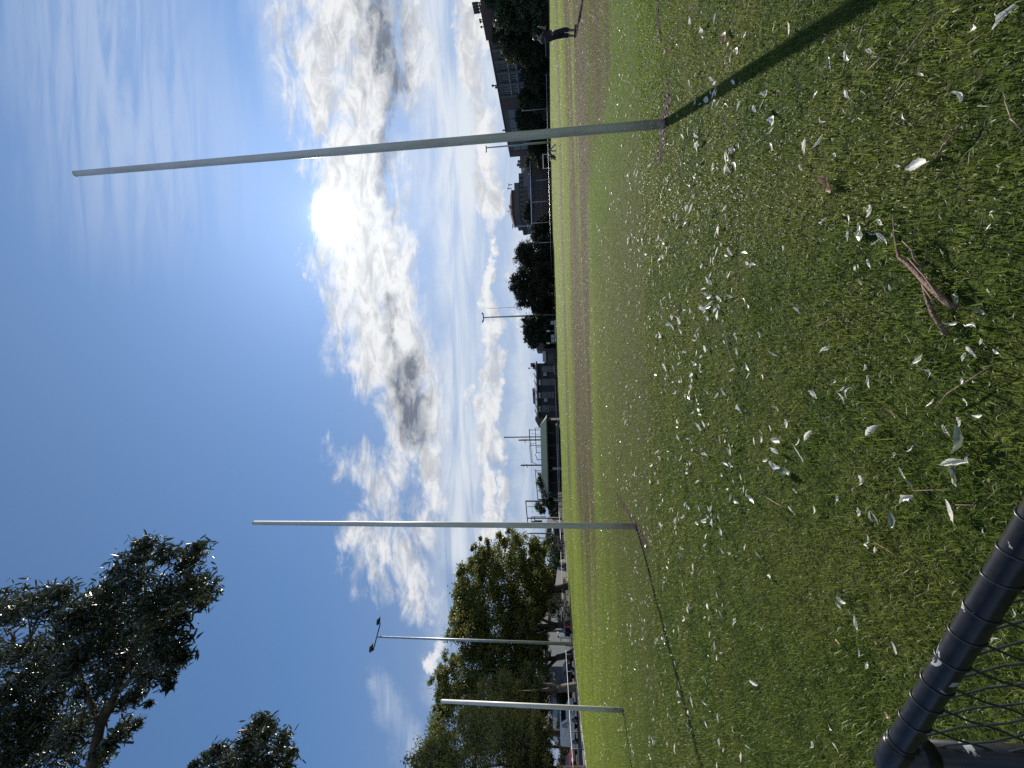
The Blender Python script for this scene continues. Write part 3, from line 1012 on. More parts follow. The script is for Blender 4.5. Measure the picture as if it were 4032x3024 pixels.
M_darkwall = mat('dark_painted_wall', (0.026, 0.028, 0.032), (0.020, 0.022, 0.026), rough=0.8, scale=1.5)
M_gal = mat('galvanised_steel', (0.36, 0.38, 0.39), (0.28, 0.30, 0.31), rough=0.45, metal=0.3, scale=3)
M_tile = mat('red_clerestory', (0.13, 0.05, 0.042), rough=0.8, scale=2)


def window_on(parent, O, ux, uz, nrm, a0, a1, z0, z1, cols, rows, gl, fr, sill=True, fw=0.08, name='window', sill_m=None):
    """framed window on a wall: O wall origin, ux along the wall, a0..a1 span, z0..z1 height"""
    def P(a, z, d):
        return O + ux * a + Vector((0, 0, z - O.z)) + nrm * d
    m = MB()
    m.hexa([P(a0, z0, .01), P(a1, z0, .01), P(a1, z0, .04), P(a0, z0, .04)], [P(a0, z1, .01), P(a1, z1, .01), P(a1, z1, .04), P(a0, z1, .04)])
    wobj = build(name, m, gl, parent)
    m = MB()
    for i in range(cols + 1):
        a = a0 + (a1 - a0) * i / cols
        m.bar(P(a, z0 - fw / 2, .06), P(a, z1 + fw / 2, .06), fw, .10, up=nrm)
    for j in range(rows + 1):
        z = z0 + (z1 - z0) * j / rows
        m.bar(P(a0 - fw / 2, z, .063), P(a1 + fw / 2, z, .063), fw, .10, up=nrm)
    ORI[wobj.name] = ORI[parent.name]
    build('frame', m, fr, wobj)
    if sill:
        m = MB()
        m.bar(P(a0 - .15, z0 - fw, .12), P(a1 + .15, z0 - fw, .12), .22, .14, up=nrm)
        build('sill', m, sill_m or fr, wobj)
    return wobj


# --- long brick building on the right (wall plane x = 80)
XB = 80.0


def yb(v, u=2050):
    return ONX(u, v, XB).y


H = 13.7
r = thing('brick_building', (XB, yb(613), ZG), 'long brick school building with ribbon windows along the right side of the field', 'building')
yN, yF = yb(143), yb(613)
m = MB(); m.box((XB + 9, (yN + yF) / 2, (H + ZG) / 2), (18, yF - yN, H - ZG))
build('wall', m, M_brickd, r)
m = MB(); m.box((XB + 9, (yN + yF) / 2, H + .12), (18.5, yF - yN + .3, .24))
roofp = build('roof', m, M_greyroof, r)
for v in (341, 349):
    m = MB()
    y = yb(v)
    m.tube([(XB + 1.0, y, H + .2), (XB + 1.0, y, H + (1.5 if v == 341 else .7))], .14, 8)
    m.ball((XB + 1.0, y, H + (1.5 if v == 341 else .7)), .32, 8, 6)
    if v == 349:
        build('vent', m, M_black, roofp, True)
        m = MB()
        m.tube([(XB + .8, yb(517), H + .2), (XB + .8, yb(517), H + 1.2)], .22, 8)
    build('vent', m, M_black, roofp, True)
    m = MB()
y0, y1 = yb(22), yN
m.box((XB + 8.7, (y0 + y1) / 2, (H + .75 + ZG) / 2), (17.6, y1 - y0 - .02, H + .75 - ZG))
build('tower', m, M_brick, r)
m = MB()
ya_, yb_ = yb(28), yb(64)
for k in range(4):
    y = ya_ + (yb_ - ya_) * k / 3
    m.bar((XB + 2, y, H + .7), (XB + 2, y, H + 2.6), .18)
    m.bar((XB + 2, y, H + 1.3), (XB + 2, y, H + 2.6), .34)
m.bar((XB + 2, ya_, H + 1.05), (XB + 2, yb_, H + 1.05), .22)
m.bar((XB + 2, ya_, H + 1.9), (XB + 2, yb_, H + 1.9), .10)
build('antenna_frame', m, M_black, r)
for v in (95, 103, 123):
    m = MB()
    m.tube([(XB + 2, yb(v), H + .7), (XB + 2, yb(v), H + 1.6)], .09, 6)
    m.ball((XB + 2, yb(v), H + 1.6), .25, 8, 5)
    build('antenna', m, M_black, r)
O = Vector((XB, 0, 0)); uy = Vector((0, 1, 0)); nx = Vector((-1, 0, 0))
bays = [(160, 182), (186, 226), (235, 274), (280, 320), (326, 369)]
for v0, v1 in bays:
    for (za, zb_) in ((10.4, 12.3), (8.4, 9.6), (6.6, 7.8)):
        window_on(r, O, uy, None, nx, yb(v0), yb(v1), za, zb_, 4, 1, M_glass, M_black, True, .12, sill_m=M_gal)
m = MB()
for v in (183.5, 230, 277, 323, 372):
    m.box((XB - .15, yb(v), 6.8), (.4, .7, 13.2))
build('pier', m, M_render, r)
m = MB(); m.box((XB - .12, (yb(378) + yb(422)) / 2, H / 2 - .2), (.26, yb(422) - yb(378), H + .1 - .4))
build('brick_pier', m, M_brick, r)
for v0, v1 in ((428, 462), (466, 500), (504, 540), (566, 588)):
    window_on(r, O, uy, None, nx, yb(v0), yb(v1), 10.0, 12.0, 4, 3, M_glassb, M_frame, False, .13)
    window_on(r, O, uy, None, nx, yb(v0), yb(v1), 7.6, 9.6, 4, 2, M_glassb, M_frame, True, .13)
m = MB()
m.box((XB + 4, yF + .1, (H - .1 + ZG) / 2), (8.2, .24, H - .1 - ZG))
build('end_wall', m, M_brick, r)
m = MB(); m.box((XB - .1, (yb(592) + yF) / 2, H / 2 - .2), (.24, yF - yb(592), H - .5))
build('brick_pier', m, M_brick, r)
window_on(r, O + Vector((-.22, 0, 0)), uy, None, nx, yb(594), yb(608), 7.4, 8.2, 5, 1, M_white, M_black, False, .2, name='louvre')


def face_building(name, y, vr, vl, base_u, tops, label, matw, d=10):
    """box facing the camera at distance y spanning pixel columns vr..vl; tops = height pixel u at centre"""
    vc = (vr + vl) / 2
    a = AT(tops, vr, y); b2 = AT(tops, vl, y)
    x1, x0 = a.x, b2.x
    zt = AT(tops, vc, y).z
    r = thing(name, ((x0 + x1) / 2, y, ZG), label, 'building')
    m = MB(); m.box(((x0 + x1) / 2, y + d / 2, (zt + ZG) / 2), (x1 - x0, d, zt - ZG))
    build('wall', m, matw, r)
    return r, x0, x1, zt


def zpx(u, v, y):
    return AT(u, v, y).z


def xpx(v, y, u=2120):
    return AT(u, v, y).x


nf = Vector((0, -1, 0))
ux = Vector((1, 0, 0))
# --- distant stepped block left of the brick end wall
r, x0, x1, zt = face_building('stepped_building', 185, 600, 700, 2170, 2066, 'grey stepped building between the brick end wall and the pyramid-roofed tower', M_render)
m = MB(); m.prism([(xpx(657, 185), 185.0, zt), (xpx(600, 185), 185.0, zt), (xpx(600, 185), 185.0, zpx(2046, 610, 185)), (xpx(640, 185), 185.0, zpx(2048, 640, 185))], (0, 8, 0))
build('roof', m, M_greyroof, r)
m = MB()
for v, u in ((625, 2044), (638, 2041), (646, 2050)):
    m.box((xpx(v, 186), 187, zpx(u, v, 186)), (.9, .9, 1.6))
build('chimney', m, M_render, r)
# --- tower with pyramid roof and glass storeys
YT = 165.0
r, x0, x1, zt = face_building('tower_building', YT, 672, 846, 2180, 2062, 'stepped tower with a pyramid roof and two storeys of greenish glass across the field', M_lav, 22)
m = MB()
xa, xb2 = xpx(845, YT), xpx(675, YT)
za, zb_ = zpx(2066, 760, YT), zpx(2044, 760, YT)
m.box(((xa + xb2) / 2, YT + 11, (zt + zb_) / 2), (xb2 - xa, 21.5, zb_ - zt))
build('upper_storey', m, M_darkwall, r)
nwin = 9
for i in range(nwin):
    a0 = xa + (xb2 - xa) * (i + .1) / nwin
    a1 = xa + (xb2 - xa) * (i + .9) / nwin
    window_on(r, Vector((0, YT + .22, 0)), ux, None, nf, a0, a1, zt + .1, zb_ - .3, 1, 2, M_glassb, M_black, False, .22)
    if i < 6:
        window_on(r, Vector((0, YT, 0)), ux, None, nf, a0, a1, zpx(2076, 760, YT), zt - .3, 1, 1, M_glassb, M_black, False, .22)
m = MB()
xc0, xc1 = xpx(830, YT), xpx(703, YT)
zc = zpx(2024, 765, YT)
m.box(((xc0 + xc1) / 2, YT + 11, (zb_ + zc) / 2), (xc1 - xc0, 18, zc - zb_))
build('upper_block', m, M_brickd, r)
m = MB()
xd0, xd1 = xpx(822, YT), xpx(722, YT)
zd = zpx(2012, 765, YT)
m.box(((xd0 + xd1) / 2, YT + 11, (zc + zd) / 2), (xd1 - xd0, 14, zd - zc))
build('clerestory', m, M_tile, r)
m = MB()
xe0, xe1 = xpx(818, YT), xpx(738, YT)
zap = zpx(1993, 778, YT)
c = ((xe0 + xe1) / 2, YT + 11)
n0 = len(m.v)
z2 = zpx(2005, 778, YT)
m.hexa([(xd0 - .5, YT + 3.5, zd), (xd1 + .5, YT + 3.5, zd), (xd1 + .5, YT + 18.5, zd), (xd0 - .5, YT + 18.5, zd)], [(xe0, YT + 5, z2), (xe1, YT + 5, z2), (xe1, YT + 17, z2), (xe0, YT + 17, z2)])
m.hexa([(xe0, YT + 5, z2), (xe1, YT + 5, z2), (xe1, YT + 17, z2), (xe0, YT + 17, z2)], [(c[0] - .2, YT + 10.8, zap), (c[0] + .2, YT + 10.8, zap), (c[0] + .2, YT + 11.2, zap), (c[0] - .2, YT + 11.2, zap)])
rf = build('roof', m, M_greyroof, r)
m = MB()
m.bar((c[0], YT + 11, zap - .1), (c[0], YT + 11, zap + .9), .15)
for v, u in ((728, 2006), (742, 2003), (812, 2008), (818, 2012)):
    p = AT(u, v, YT + 4)
    m.bar((p.x, p.y, p.z - 1.2), (p.x, p.y, p.z + .4), .25)
    m.bar((p.x - .6, p.y, p.z + .3), (p.x + .6, p.y, p.z + .3), .25)
build('antenna', m, M_black, r)
# --- long low school building in front of it
YL = 138.0
r, x0, x1, zt = face_building('school_building', YL, 640, 905, 2175, 2092, 'long low brick school building with a bright metal roof edge below the tower', M_brick, 14)
m = MB()
zr0, zr1 = zpx(2092, 770, YL), zpx(2083, 770, YL)
m.hexa([(x0 - .4, YL - .5, zr0), (x1 + .4, YL - .5, zr0), (x1 + .4, YL + 14, zr0), (x0 - .4, YL + 14, zr0)], [(x0 - .4, YL - .4, zr0 + .25), (x1 + .4, YL - .4, zr0 + .25), (x1 + .4, YL + 14, zr1), (x0 - .4, YL + 14, zr1)])
build('roof', m, M_metalroof, r)
for row, (ua, ub) in enumerate(((2106, 2097), (2130, 2118), (2150, 2138))):
    for i in range(8):
        v0 = 690 + i * 27
        window_on(r, Vector((0, YL, 0)), ux, None, nf, xpx(v0 + 21, YL), xpx(v0, YL), zpx(ua, v0, YL), zpx(ub, v0, YL), 3, 2 if row else 1, M_glass, M_frame, row == 1, .12)
# --- pale gabled house between the far trees and the clubhouse
YH = 122.0
r, x0, x1, zt = face_building('gabled_house', YH, 1350, 1428, 2185, 2150, 'pale rendered house with a sloping parapet behind the clubhouse', M_render, 10)
m = MB(); m.prism([(xpx(1404, YH), YH, zt), (xpx(1350, YH), YH, zt), (xpx(1350, YH), YH, zpx(2110, 1350, YH)), (xpx(1383, YH), YH, zpx(2114, 1383, YH)), (xpx(1383, YH), YH, zpx(2143, 1383, YH))], (0, 10, 0))
build('gable', m, M_render, r)
m = MB(); m.box((xpx(1405, YH), YH - .3, zpx(2143, 1405, YH)), (xpx(1386, YH) - xpx(1426, YH), .5, 1.0))
build('fascia', m, M_white, r)
window_on(r, Vector((0, YH, 0)), ux, None, nf, xpx(1423, YH), xpx(1398, YH), zpx(2178, 1410, YH), zpx(2160, 1410, YH), 2, 1, M_glass, M_frame, True, .12)
window_on(r, Vector((0, YH, 0)), ux, None, nf, xpx(1388, YH), xpx(1382, YH), zpx(2136, 1385, YH), zpx(2130, 1385, YH), 1, 1, M_glass, M_frame, False, .1)
# --- two-storey dark clubhouse
YC = 108.0
r, x0, x1, zt = face_building('clubhouse', YC, 1431, 1640, 2200, 2115, 'dark two-storey clubhouse with tall white-framed windows and a shiny metal roof', M_darkwall, 11)
m = MB()
zrd = zpx(2101, 1535, YC)
m.hexa([(x0 - .5, YC - .6, zt), (x1 + .5, YC - .6, zt), (x1 + .5, YC + 11.5, zt), (x0 - .5, YC + 11.5, zt)], [(x0 + 1.6, YC + 4.5, zrd), (x1 - .7, YC + 4.5, zrd), (x1 - .7, YC + 6, zrd), (x0 + 1.6, YC + 6, zrd)])
rf = build('roof', m, M_metalroof, r)
m = MB()
m.bar((x0 - .55, YC - .7, zt - .05), (x1 + .55, YC - .7, zt - .05), .25, .35)
for i in range(7):
    xx = x0 + (x1 - x0) * (i + .5) / 7
    m.bar((xx - .9, YC - .55, zt + .12), (xx + .5, YC + 4.5, zrd + .06), .30, .12)
m.bar((x0 + 3.2, YC + 4.4, zrd + .15), (x0 + 7.6, YC + 4.4, zrd + .3), .4, .5)
build('roof_rib', m, M_greyroof, rf)
for i, (va, vb) in enumerate(((1444, 1465), (1494, 1517), (1545, 1568), (1598, 1622))):
    lo = 2178 if i < 3 else 2159
    window_on(r, Vector((0, YC, 0)), ux, None, nf, xpx(vb, YC), xpx(va, YC), zpx(lo, va, YC), zpx(2134, va, YC), 2, 3, M_glass, M_frame, True, .09)
    if i:
        window_on(r, Vector((0, YC, 0)), ux, None, nf, xpx(vb, YC), xpx(va + 1, YC), zpx(2128, va, YC), zpx(2120.5, va, YC), 2, 1, M_white, M_frame, False, .08, name='blind_window')
for v, u in ((1473, 2146), (1575, 2149)):
    m = MB()
    p = AT(u, v, YC - .35)
    m.box((p.x, p.y, p.z), (.74, .5, .70))
    ac = build('air_conditioner', m, M_white, r)
    ORI[ac.name] = ORI[r.name]
    m = MB(); m.tube([(p.x, p.y - .26, p.z), (p.x, p.y - .30, p.z)], .24, 14)
    build('fan_grille', m, M_black, ac, True)
window_on(r, Vector((0, YC, 0)), ux, None, nf, xpx(1617, YC), xpx(1600, YC), zpx(2191, 1610, YC), zpx(2167, 1610, YC), 1, 1, M_glass, M_frame, False, .12, name='door')
m = MB()
for v in (1445, 1437):
    p = AT(2106 if v > 1440 else 2098, v, YC + 3)
    m.box((p.x, p.y, p.z), (1.1, .9, 1.2))
build('roof_plant', m, M_greyroof, rf)
m = MB()
p = AT(2083, 1450, YC + 3); m.bar((p.x, p.y, zt), (p.x, p.y, p.z), .08); m.ball((p.x, p.y, p.z), .25, 8, 6)
build('antenna', m, M_black, rf)
# lower wing with gable end between clubhouse and pavilion
r2, x0, x1, zt2 = face_building('clubhouse_wing', YC + 1, 1640.5, 1690, 2205, 2140, 'dark lean-to wing joining the clubhouse and the green-roofed pavilion', M_darkwall, 9)
m = MB(); m.prism([(x0, YC + 1, zt2), (x1, YC + 1, zt2), (x1, YC + 1, zpx(2108, 1642, YC + 1)), ((x0 + x1) / 2 + .8, YC + 1, zpx(2107, 1660, YC + 1)), (x0 + .6, YC + 1, zpx(2122, 1680, YC + 1))], (0, 9, 0))
build('roof', m, M_greyroof, r2)
window_on(r2, Vector((0, YC + 1, 0)), ux, None, nf, xpx(1651, YC), xpx(1641.5, YC), zpx(2196, 1645, YC), zpx(2168, 1645, YC), 1, 1, M_glass, M_frame, False, .12, name='door')
# --- green-roofed pavilion
YP = 88.0
xl, xr = xpx(1960, YP), xpx(1655, YP)
r = thing('pavilion', ((xl + xr) / 2, YP, ZG), 'low open pavilion with a long dull green metal roof', 'building')
zea, zri = zpx(2156, 1800, YP), zpx(2128, 1800, YP)
m = MB()
m.hexa([(xl, YP, zea), (xr + .5, YP, zea), (xr + .5, YP + 9, zea), (xl, YP + 9, zea)], [(xl + 3.6, YP + 4.2, zri), (xr - 1.5, YP + 4.2, zri), (xr - 1.5, YP + 4.8, zri), (xl + 3.6, YP + 4.8, zri)])
rf = build('roof', m, M_greenroof, r)
m = MB()
m.bar((xl, YP - .08, zea - .05), (xr + .5, YP - .08, zea - .05), .18, .28)
build('gutter', m, M_black, rf)
m = MB()
a = Vector((xl + 3.6, YP + 4.15, zri + .04)); b2 = Vector((xl - .02, YP - .04, zea + .06))
m.bar(a, b2, .25, .1)
build('hip_flashing', m, M_frame, rf)
m = MB(); m.box(((xl + xr) / 2, YP + 6, (zea + ZG) / 2), (xr - xl - .6, 5, zea - ZG - .1))
build('wall', m, M_darkwall, r)
m = MB()
for i in range(7):
    xx = xl + .5 + (xr - xl - .6) * i / 6
    m.bar((xx, YP + .3, ZG), (xx, YP + .3, zea), .14)
build('veranda_post', m, M_black, r)
m = MB()
xq = xpx(1849, YP)
m.box((xq, YP + .5, (zpx(2176, 1849, YP) + ZG) / 2), (.7, .1, zpx(2176, 1849, YP) - ZG))
build('notice_panel', m, M_gal, r)
m = MB(); m.bar((xl, YP - .3, ZG + .75), (xr, YP - .3, ZG + .75), .08, .10)
build('handrail', m, M_gal, r)

# --- street side, far left: corrugated wall, blue-grey house, garage, carport
r = thing('corrugated_wall', AT(2215, 2290, 72), 'long grey corrugated metal wall behind the first leafy tree', 'wall')
m = MB()
pa, pb = AT(2186, 2310, 66), AT(2199, 2205, 84)
for i in range(36):
    q0, q1 = pa.lerp(pb, i / 36), pa.lerp(pb, (i + 1) / 36)
    off = .06 if i % 2 else 0
    m.hexa([(q0.x + off, q0.y, ZG), (q1.x + off, q1.y, ZG), (q1.x + .15, q1.y, ZG), (q0.x + .15, q0.y, ZG)], [(q0.x + off, q0.y, q0.z), (q1.x + off, q1.y, q1.z), (q1.x + .15, q1.y, q1.z), (q0.x + .15, q0.y, q0.z)])
m2 = m
m = MB()
for i in range(36):
    pass
build('sheeting', m2, mat('dull_grey_sheeting', (0.11, 0.11, 0.108), (0.085, 0.085, 0.084), rough=.8), r)
M_blue = mat('blue_grey_weatherboard', (0.12, 0.135, 0.145), (0.095, 0.11, 0.118), rough=0.8, scale=1.5)
r, x0, x1, zt = face_building('street_house', 78, 2478, 2620, 2230, 2160, 'blue-grey house across the street behind the tall floodlight', M_blue, 9)
m = MB(); m.prism([(x0 - .5, 77.4, zt), (x1 + .5, 77.4, zt), (x1 - 1.0, 80, zt + 2.1), (x0 + 1.0, 80, zt + 2.1)], (0, 6, 0))
build('roof', m, M_greyroof, r)
for v0, v1 in ((2488, 2500), (2520, 2532), (2560, 2575)):
    window_on(r, Vector((0, 78, 0)), ux, None, nf, xpx(v1, 78), xpx(v0, 78), zpx(2186, v0, 78), zpx(2166, v0, 78), 2, 2, M_glass, M_white, True, .1)
m = MB()
m.bar((x0, 77.2, zpx(2197, 2540, 78)), (x1, 77.2, zpx(2197, 2540, 78)), .2, .3)
build('veranda_beam', m, M_white, r)
r, x0, x1, zt = face_building('weatherboard_house', 66, 2622, 2735, 2230, 2145, 'grey house with a red-brown gable behind the pale-trunked tree', M_blue, 9)
m = MB(); m.prism([(x0 - .5, 65.5, zt), (x1 + .5, 65.5, zt), ((x0 + x1) / 2, 65.5, zt + 1.6)], (0, 9.8, 0))
build('roof', m, M_brickd, r)
window_on(r, Vector((0, 66, 0)), ux, None, nf, xpx(2668, 66), xpx(2645, 66), zpx(2180, 2655, 66), zpx(2160, 2655, 66), 2, 1, M_glass, M_white, True, .1)
r, x0, x1, zt = face_building('white_garage', 62, 2825, 2920, 2240, 2178, 'pale garage with a sloping roof visible above the white van', M_white, 9)
m = MB(); m.prism([(x0, 62, zt), (x1, 62, zt), (x0 + 1.4, 62, zt + 1.6)], (0, 9, 0))
build('roof', m, M_render, r)
r = thing('hedge', AT(2240, 2640, 56), 'long clipped dark hedge behind the street trees', 'hedge')
rg = np.random.default_rng(5)
pa, pb = Vector((-51, 74, ZG)), Vector((-49.5, 30, ZG))
N = 26000
t = rg.uniform(0, 1, N)
P = np.array(pa)[None] * (1 - t)[:, None] + np.array(pb)[None] * t[:, None]
P[:, 0] += rg.uniform(-.8, .8, N)
P[:, 2] += rg.uniform(0, 1, N) ** .8 * (2.3 + .25 * np.sin(t * 40))
v, f = leaves_at(P, .22, rg)
o = link(bpy.data.objects.new('foliage', mesh_np('foliage', v - np.array(ORI[r.name]), f, M_fol_fig, 4)))
o.parent = r
# ------------------------------------------------------------------ boundary fences
def edge_at(v):
    us = np.interp(v, [e[1] for e in edge_px], [e[0] for e in edge_px])
    return G(float(us), v)


def fence_run(v0, v1, h, label, spacing, rail_m, rail_r=.05, mid=True, mesh=False):
    vs = np.linspace(v0, v1, 60)
    pts = [edge_at(float(v)) for v in vs]
    pts = [outward(p, .25) for p in pts]
    for p in pts:
        p.z = 0
    r = thing('boundary_fence', pts[0], label, 'fence', 'pipe fences round the field')
    m = MB()
    m.tube([p + Vector((0, 0, h)) for p in pts[::3] + [pts[-1]]], rail_r, 8)
    build('top_rail', m, rail_m, r, True)
    if mid:
        m = MB()
        m.tube([p + Vector((0, 0, .12)) for p in pts[::3] + [pts[-1]]], rail_r * .6, 6)
        build('bottom_rail', m, M_black, r, True)
    acc = 0.0
    first = None
    for i in range(len(pts)):
        if i:
            acc -= (pts[i] - pts[i - 1]).length
        if acc <= 0:
            m = MB()
            m.tube([pts[i] + Vector((0, 0, -.1)), pts[i] + Vector((0, 0, h - .01))], .035, 6)
            build('post', m, M_black, r, True)
            acc += spacing
    return r


M_railw = mat('pale_rail_paint', (0.50, 0.52, 0.52), (0.40, 0.42, 0.42), rough=0.4)
fence_run(100, 222, .78, 'short pipe fence length beside the standing person', 3.0, M_railw)
fence_run(291, 1090, .75, 'long pale-railed pipe fence along the far side of the field', 3.0, M_railw)
fence_run(1100, 1660, .70, 'dark low pipe fence in front of the far trees and clubhouse', 3.5, M_black, .035)
fence_run(1665, 2132, .78, 'pipe fence with a thin pale rail in front of the green-roofed pavilion', 3.5, M_railw, .035)
fence_run(2168, 3150, .84, 'pipe fence with a thin pale rail along the street on the left', 2.6, M_railw, .024)
# black gate frames in the gap
g0, g1 = edge_at(2134), edge_at(2170)
r = thing('gate', g0, 'open black pipe gate in the gap of the fence left of the middle post', 'gate')
m = MB()
for a, b, hh in ((g0, g0.lerp(g1, .45), 1.25), (g0.lerp(g1, .55), g1, 1.15)):
    d = Vector((0, .3, 0))
    m.bar(a + d + Vector((0, 0, .05)), a + d + Vector((0, 0, hh)), .07)
    m.bar(b + d + Vector((0, 0, .05)), b + d + Vector((0, 0, hh)), .07)
    m.bar(a + d + Vector((0, 0, hh)), b + d + Vector((0, 0, hh)), .07)
    m.bar(a + d + Vector((0, 0, .1)), b + d + Vector((0, 0, .1)), .07)
    m.bar(a + d + Vector((0, 0, hh * .55)), b + d + Vector((0, 0, hh * .55)), .05)
build('gate_frame', m, M_black, r)


def sign(u, v, y, wpx, hpx, label, m_face, name='sign_board', posts=True, grp=None):
    c = AT(u, v, y)
    k = depth(c) / FPX
    r = thing(name, (c.x, c.y, 0), label, 'sign', grp)
    m = MB()
    m.box((c.x, c.y, c.z), (wpx * k, .05, hpx * k))
    build('panel', m, m_face, r)
    if posts:
        m = MB()
        m.bar((c.x, c.y + .06, ZG), (c.x, c.y + .06, c.z), .06)
        build('post', m, M_gal, r)
    return r


SG = 'small white sign boards across the field'
sign(2158.5, 1303.5, 106, 5.5, 12, 'white sign on a thin post under the dark gappy tree, rightmost of its pair', M_white, grp=SG)
sign(2158.5, 1351.5, 106, 6, 12, 'white sign beside the pale house wall, left of its pair', M_white, grp=SG)
for v, lab in ((1271, 'pale covered bench under the trees, right of the white signs'), (1325, 'pale covered bench between the two white signs'), (1341, 'pale covered bench just right of the left white sign')):
    c = AT(2163, v, 106)
    r = thing('park_bench', (c.x, c.y, 0), lab, 'bench', 'benches under the far trees')
    m = MB(); m.box((c.x, c.y, .45), (.95, .4, .06)); build('seat', m, M_gal, r)
    m = MB(); m.box((c.x, c.y + .2, .95), (.95, .06, .8)); build('backrest', m, M_gal, r)
    for s in (-.4, .4):
        m = MB(); m.bar((c.x + s, c.y, ZG), (c.x + s, c.y, .42), .06); build('leg', m, M_gal, r)
c0, c1 = outward(edge_at(1262), -.5), outward(edge_at(1345), -.5)
r = thing('hoarding', c0, 'low white hoarding strip along the far fence left of the far floodlight', 'hoarding')
m = MB(); m.hexa([c0 + Vector((0, 0, .02)), c1 + Vector((0, 0, .02)), c1 + Vector((0, .06, .02)), c0 + Vector((0, .06, .02))], [c0 + Vector((0, 0, .34)), c1 + Vector((0, 0, .34)), c1 + Vector((0, .06, .34)), c0 + Vector((0, .06, .34))])
build('panel', m, M_white, r)

# ------------------------------------------------------------------ floodlights and poles
def floodlight(bp, tp, y, rad, heads, label, grp, arm=None, arm_px=None, zb=ZG):
    b = AT(bp[0], bp[1], y); b.z = zb
    t = AT(tp[0], tp[1], y)
    t = Vector((t.x, b.y, t.z))
    r = thing('floodlight_pole', b, label, 'floodlight', grp)
    m = MB(); m.tube([b + Vector((0, 0, -.1)), b.lerp(t, .5), t], [rad, rad * .8, rad * .6], 12)
    build('pole', m, M_gal, r, True)
    if arm_px:
        A = AT(arm_px[0][0], arm_px[0][1], y); B = AT(arm_px[1][0], arm_px[1][1], y)
        A = Vector((A.x, b.y, t.z + .05)); B = Vector((B.x, b.y, t.z + .05))
        A.z = B.z = t.z
        m = MB(); m.bar(A, B, rad * .8)
        build('crossarm', m, M_black, r)
        n = heads
        for i in range(n):
            p = A.lerp(B, i / max(1, n - 1))
            s = (B - A).length * (.30 if n == 2 else .24)
            m = MB()
            m.hexa([p + Vector((-s * .5, -.55 * s, .12 * s)), p + Vector((s * .5, -.55 * s, .12 * s)), p + Vector((s * .5, .55 * s, .30 * s)), p + Vector((-s * .5, .55 * s, .30 * s))],
                   [p + Vector((-s * .3, -.35 * s, .50 * s)), p + Vector((s * .3, -.35 * s, .50 * s)), p + Vector((s * .3, .2 * s, .66 * s)), p + Vector((-s * .3, .2 * s, .66 * s))])
            hd = build('lamp_head', m, M_black, r)
            ORI[hd.name] = ORI[r.name]
            m = MB(); m.bar(p, p + Vector((0, 0, .25 * s)), .06 * s + .02)
            build('bracket', m, M_black, hd)
    return r


FL = 'floodlights round the field'
# tall one on the left (its crossarm runs towards the camera)
yF = G(2254, 2535).y
b = G(2259, 2536)
t = AT(1484, 2524, b.y)
r = thing('floodlight_pole', b, 'tall grey floodlight pole with two lamp heads in front of the left leafy trees', 'floodlight', FL)
m = MB(); m.tube([b + Vector((0, 0, -.1)), b.lerp(Vector((b.x, b.y, t.z)), .5), Vector((b.x, b.y, t.z))], [.17, .13, .085], 16)
build('pole', m, M_gal, r, True)
T = Vector((b.x, b.y, t.z))


def pxpt(zx, zy, y):
    return AT(1440 + zx * .0964, 2440 + zy * .0964, y)


# arm ends as seen: near end upper-left, far end lower-right -> arm slants in plan
dA = pxpt(200, 1225, b.y) - pxpt(430, 875, b.y)
An = Vector((T.x + dA.x * .92, T.y - .95, T.z))
kz = (AT(1440 + 200 * .0964, 2440 + 1225 * .0964, An.y).z)
An.z = T.z
Af = Vector((T.x - dA.x * .92, T.y + .95, T.z))
m = MB(); m.bar(An, Af, .09)
build('crossarm', m, M_black, r)
for p in (An, Af):
    m = MB()
    s = 1.0
    m.prism([p + Vector((-.18, 0, .22)), p + Vector((.56, 0, .17)), p + Vector((.41, 0, .38)), p + Vector((-.04, 0, .47)), p + Vector((-.22, 0, .42))], (0, .45, 0))
    hd = build('lamp_head', m, M_black, r)
    ORI[hd.name] = ORI[r.name]
    m = MB(); m.bar(p, p + Vector((-.1, .25, .34)), .05); m.bar(p + Vector((.3, 0, 0)), p + Vector((.3, .25, .30)), .05)
    build('bracket', m, M_black, hd)
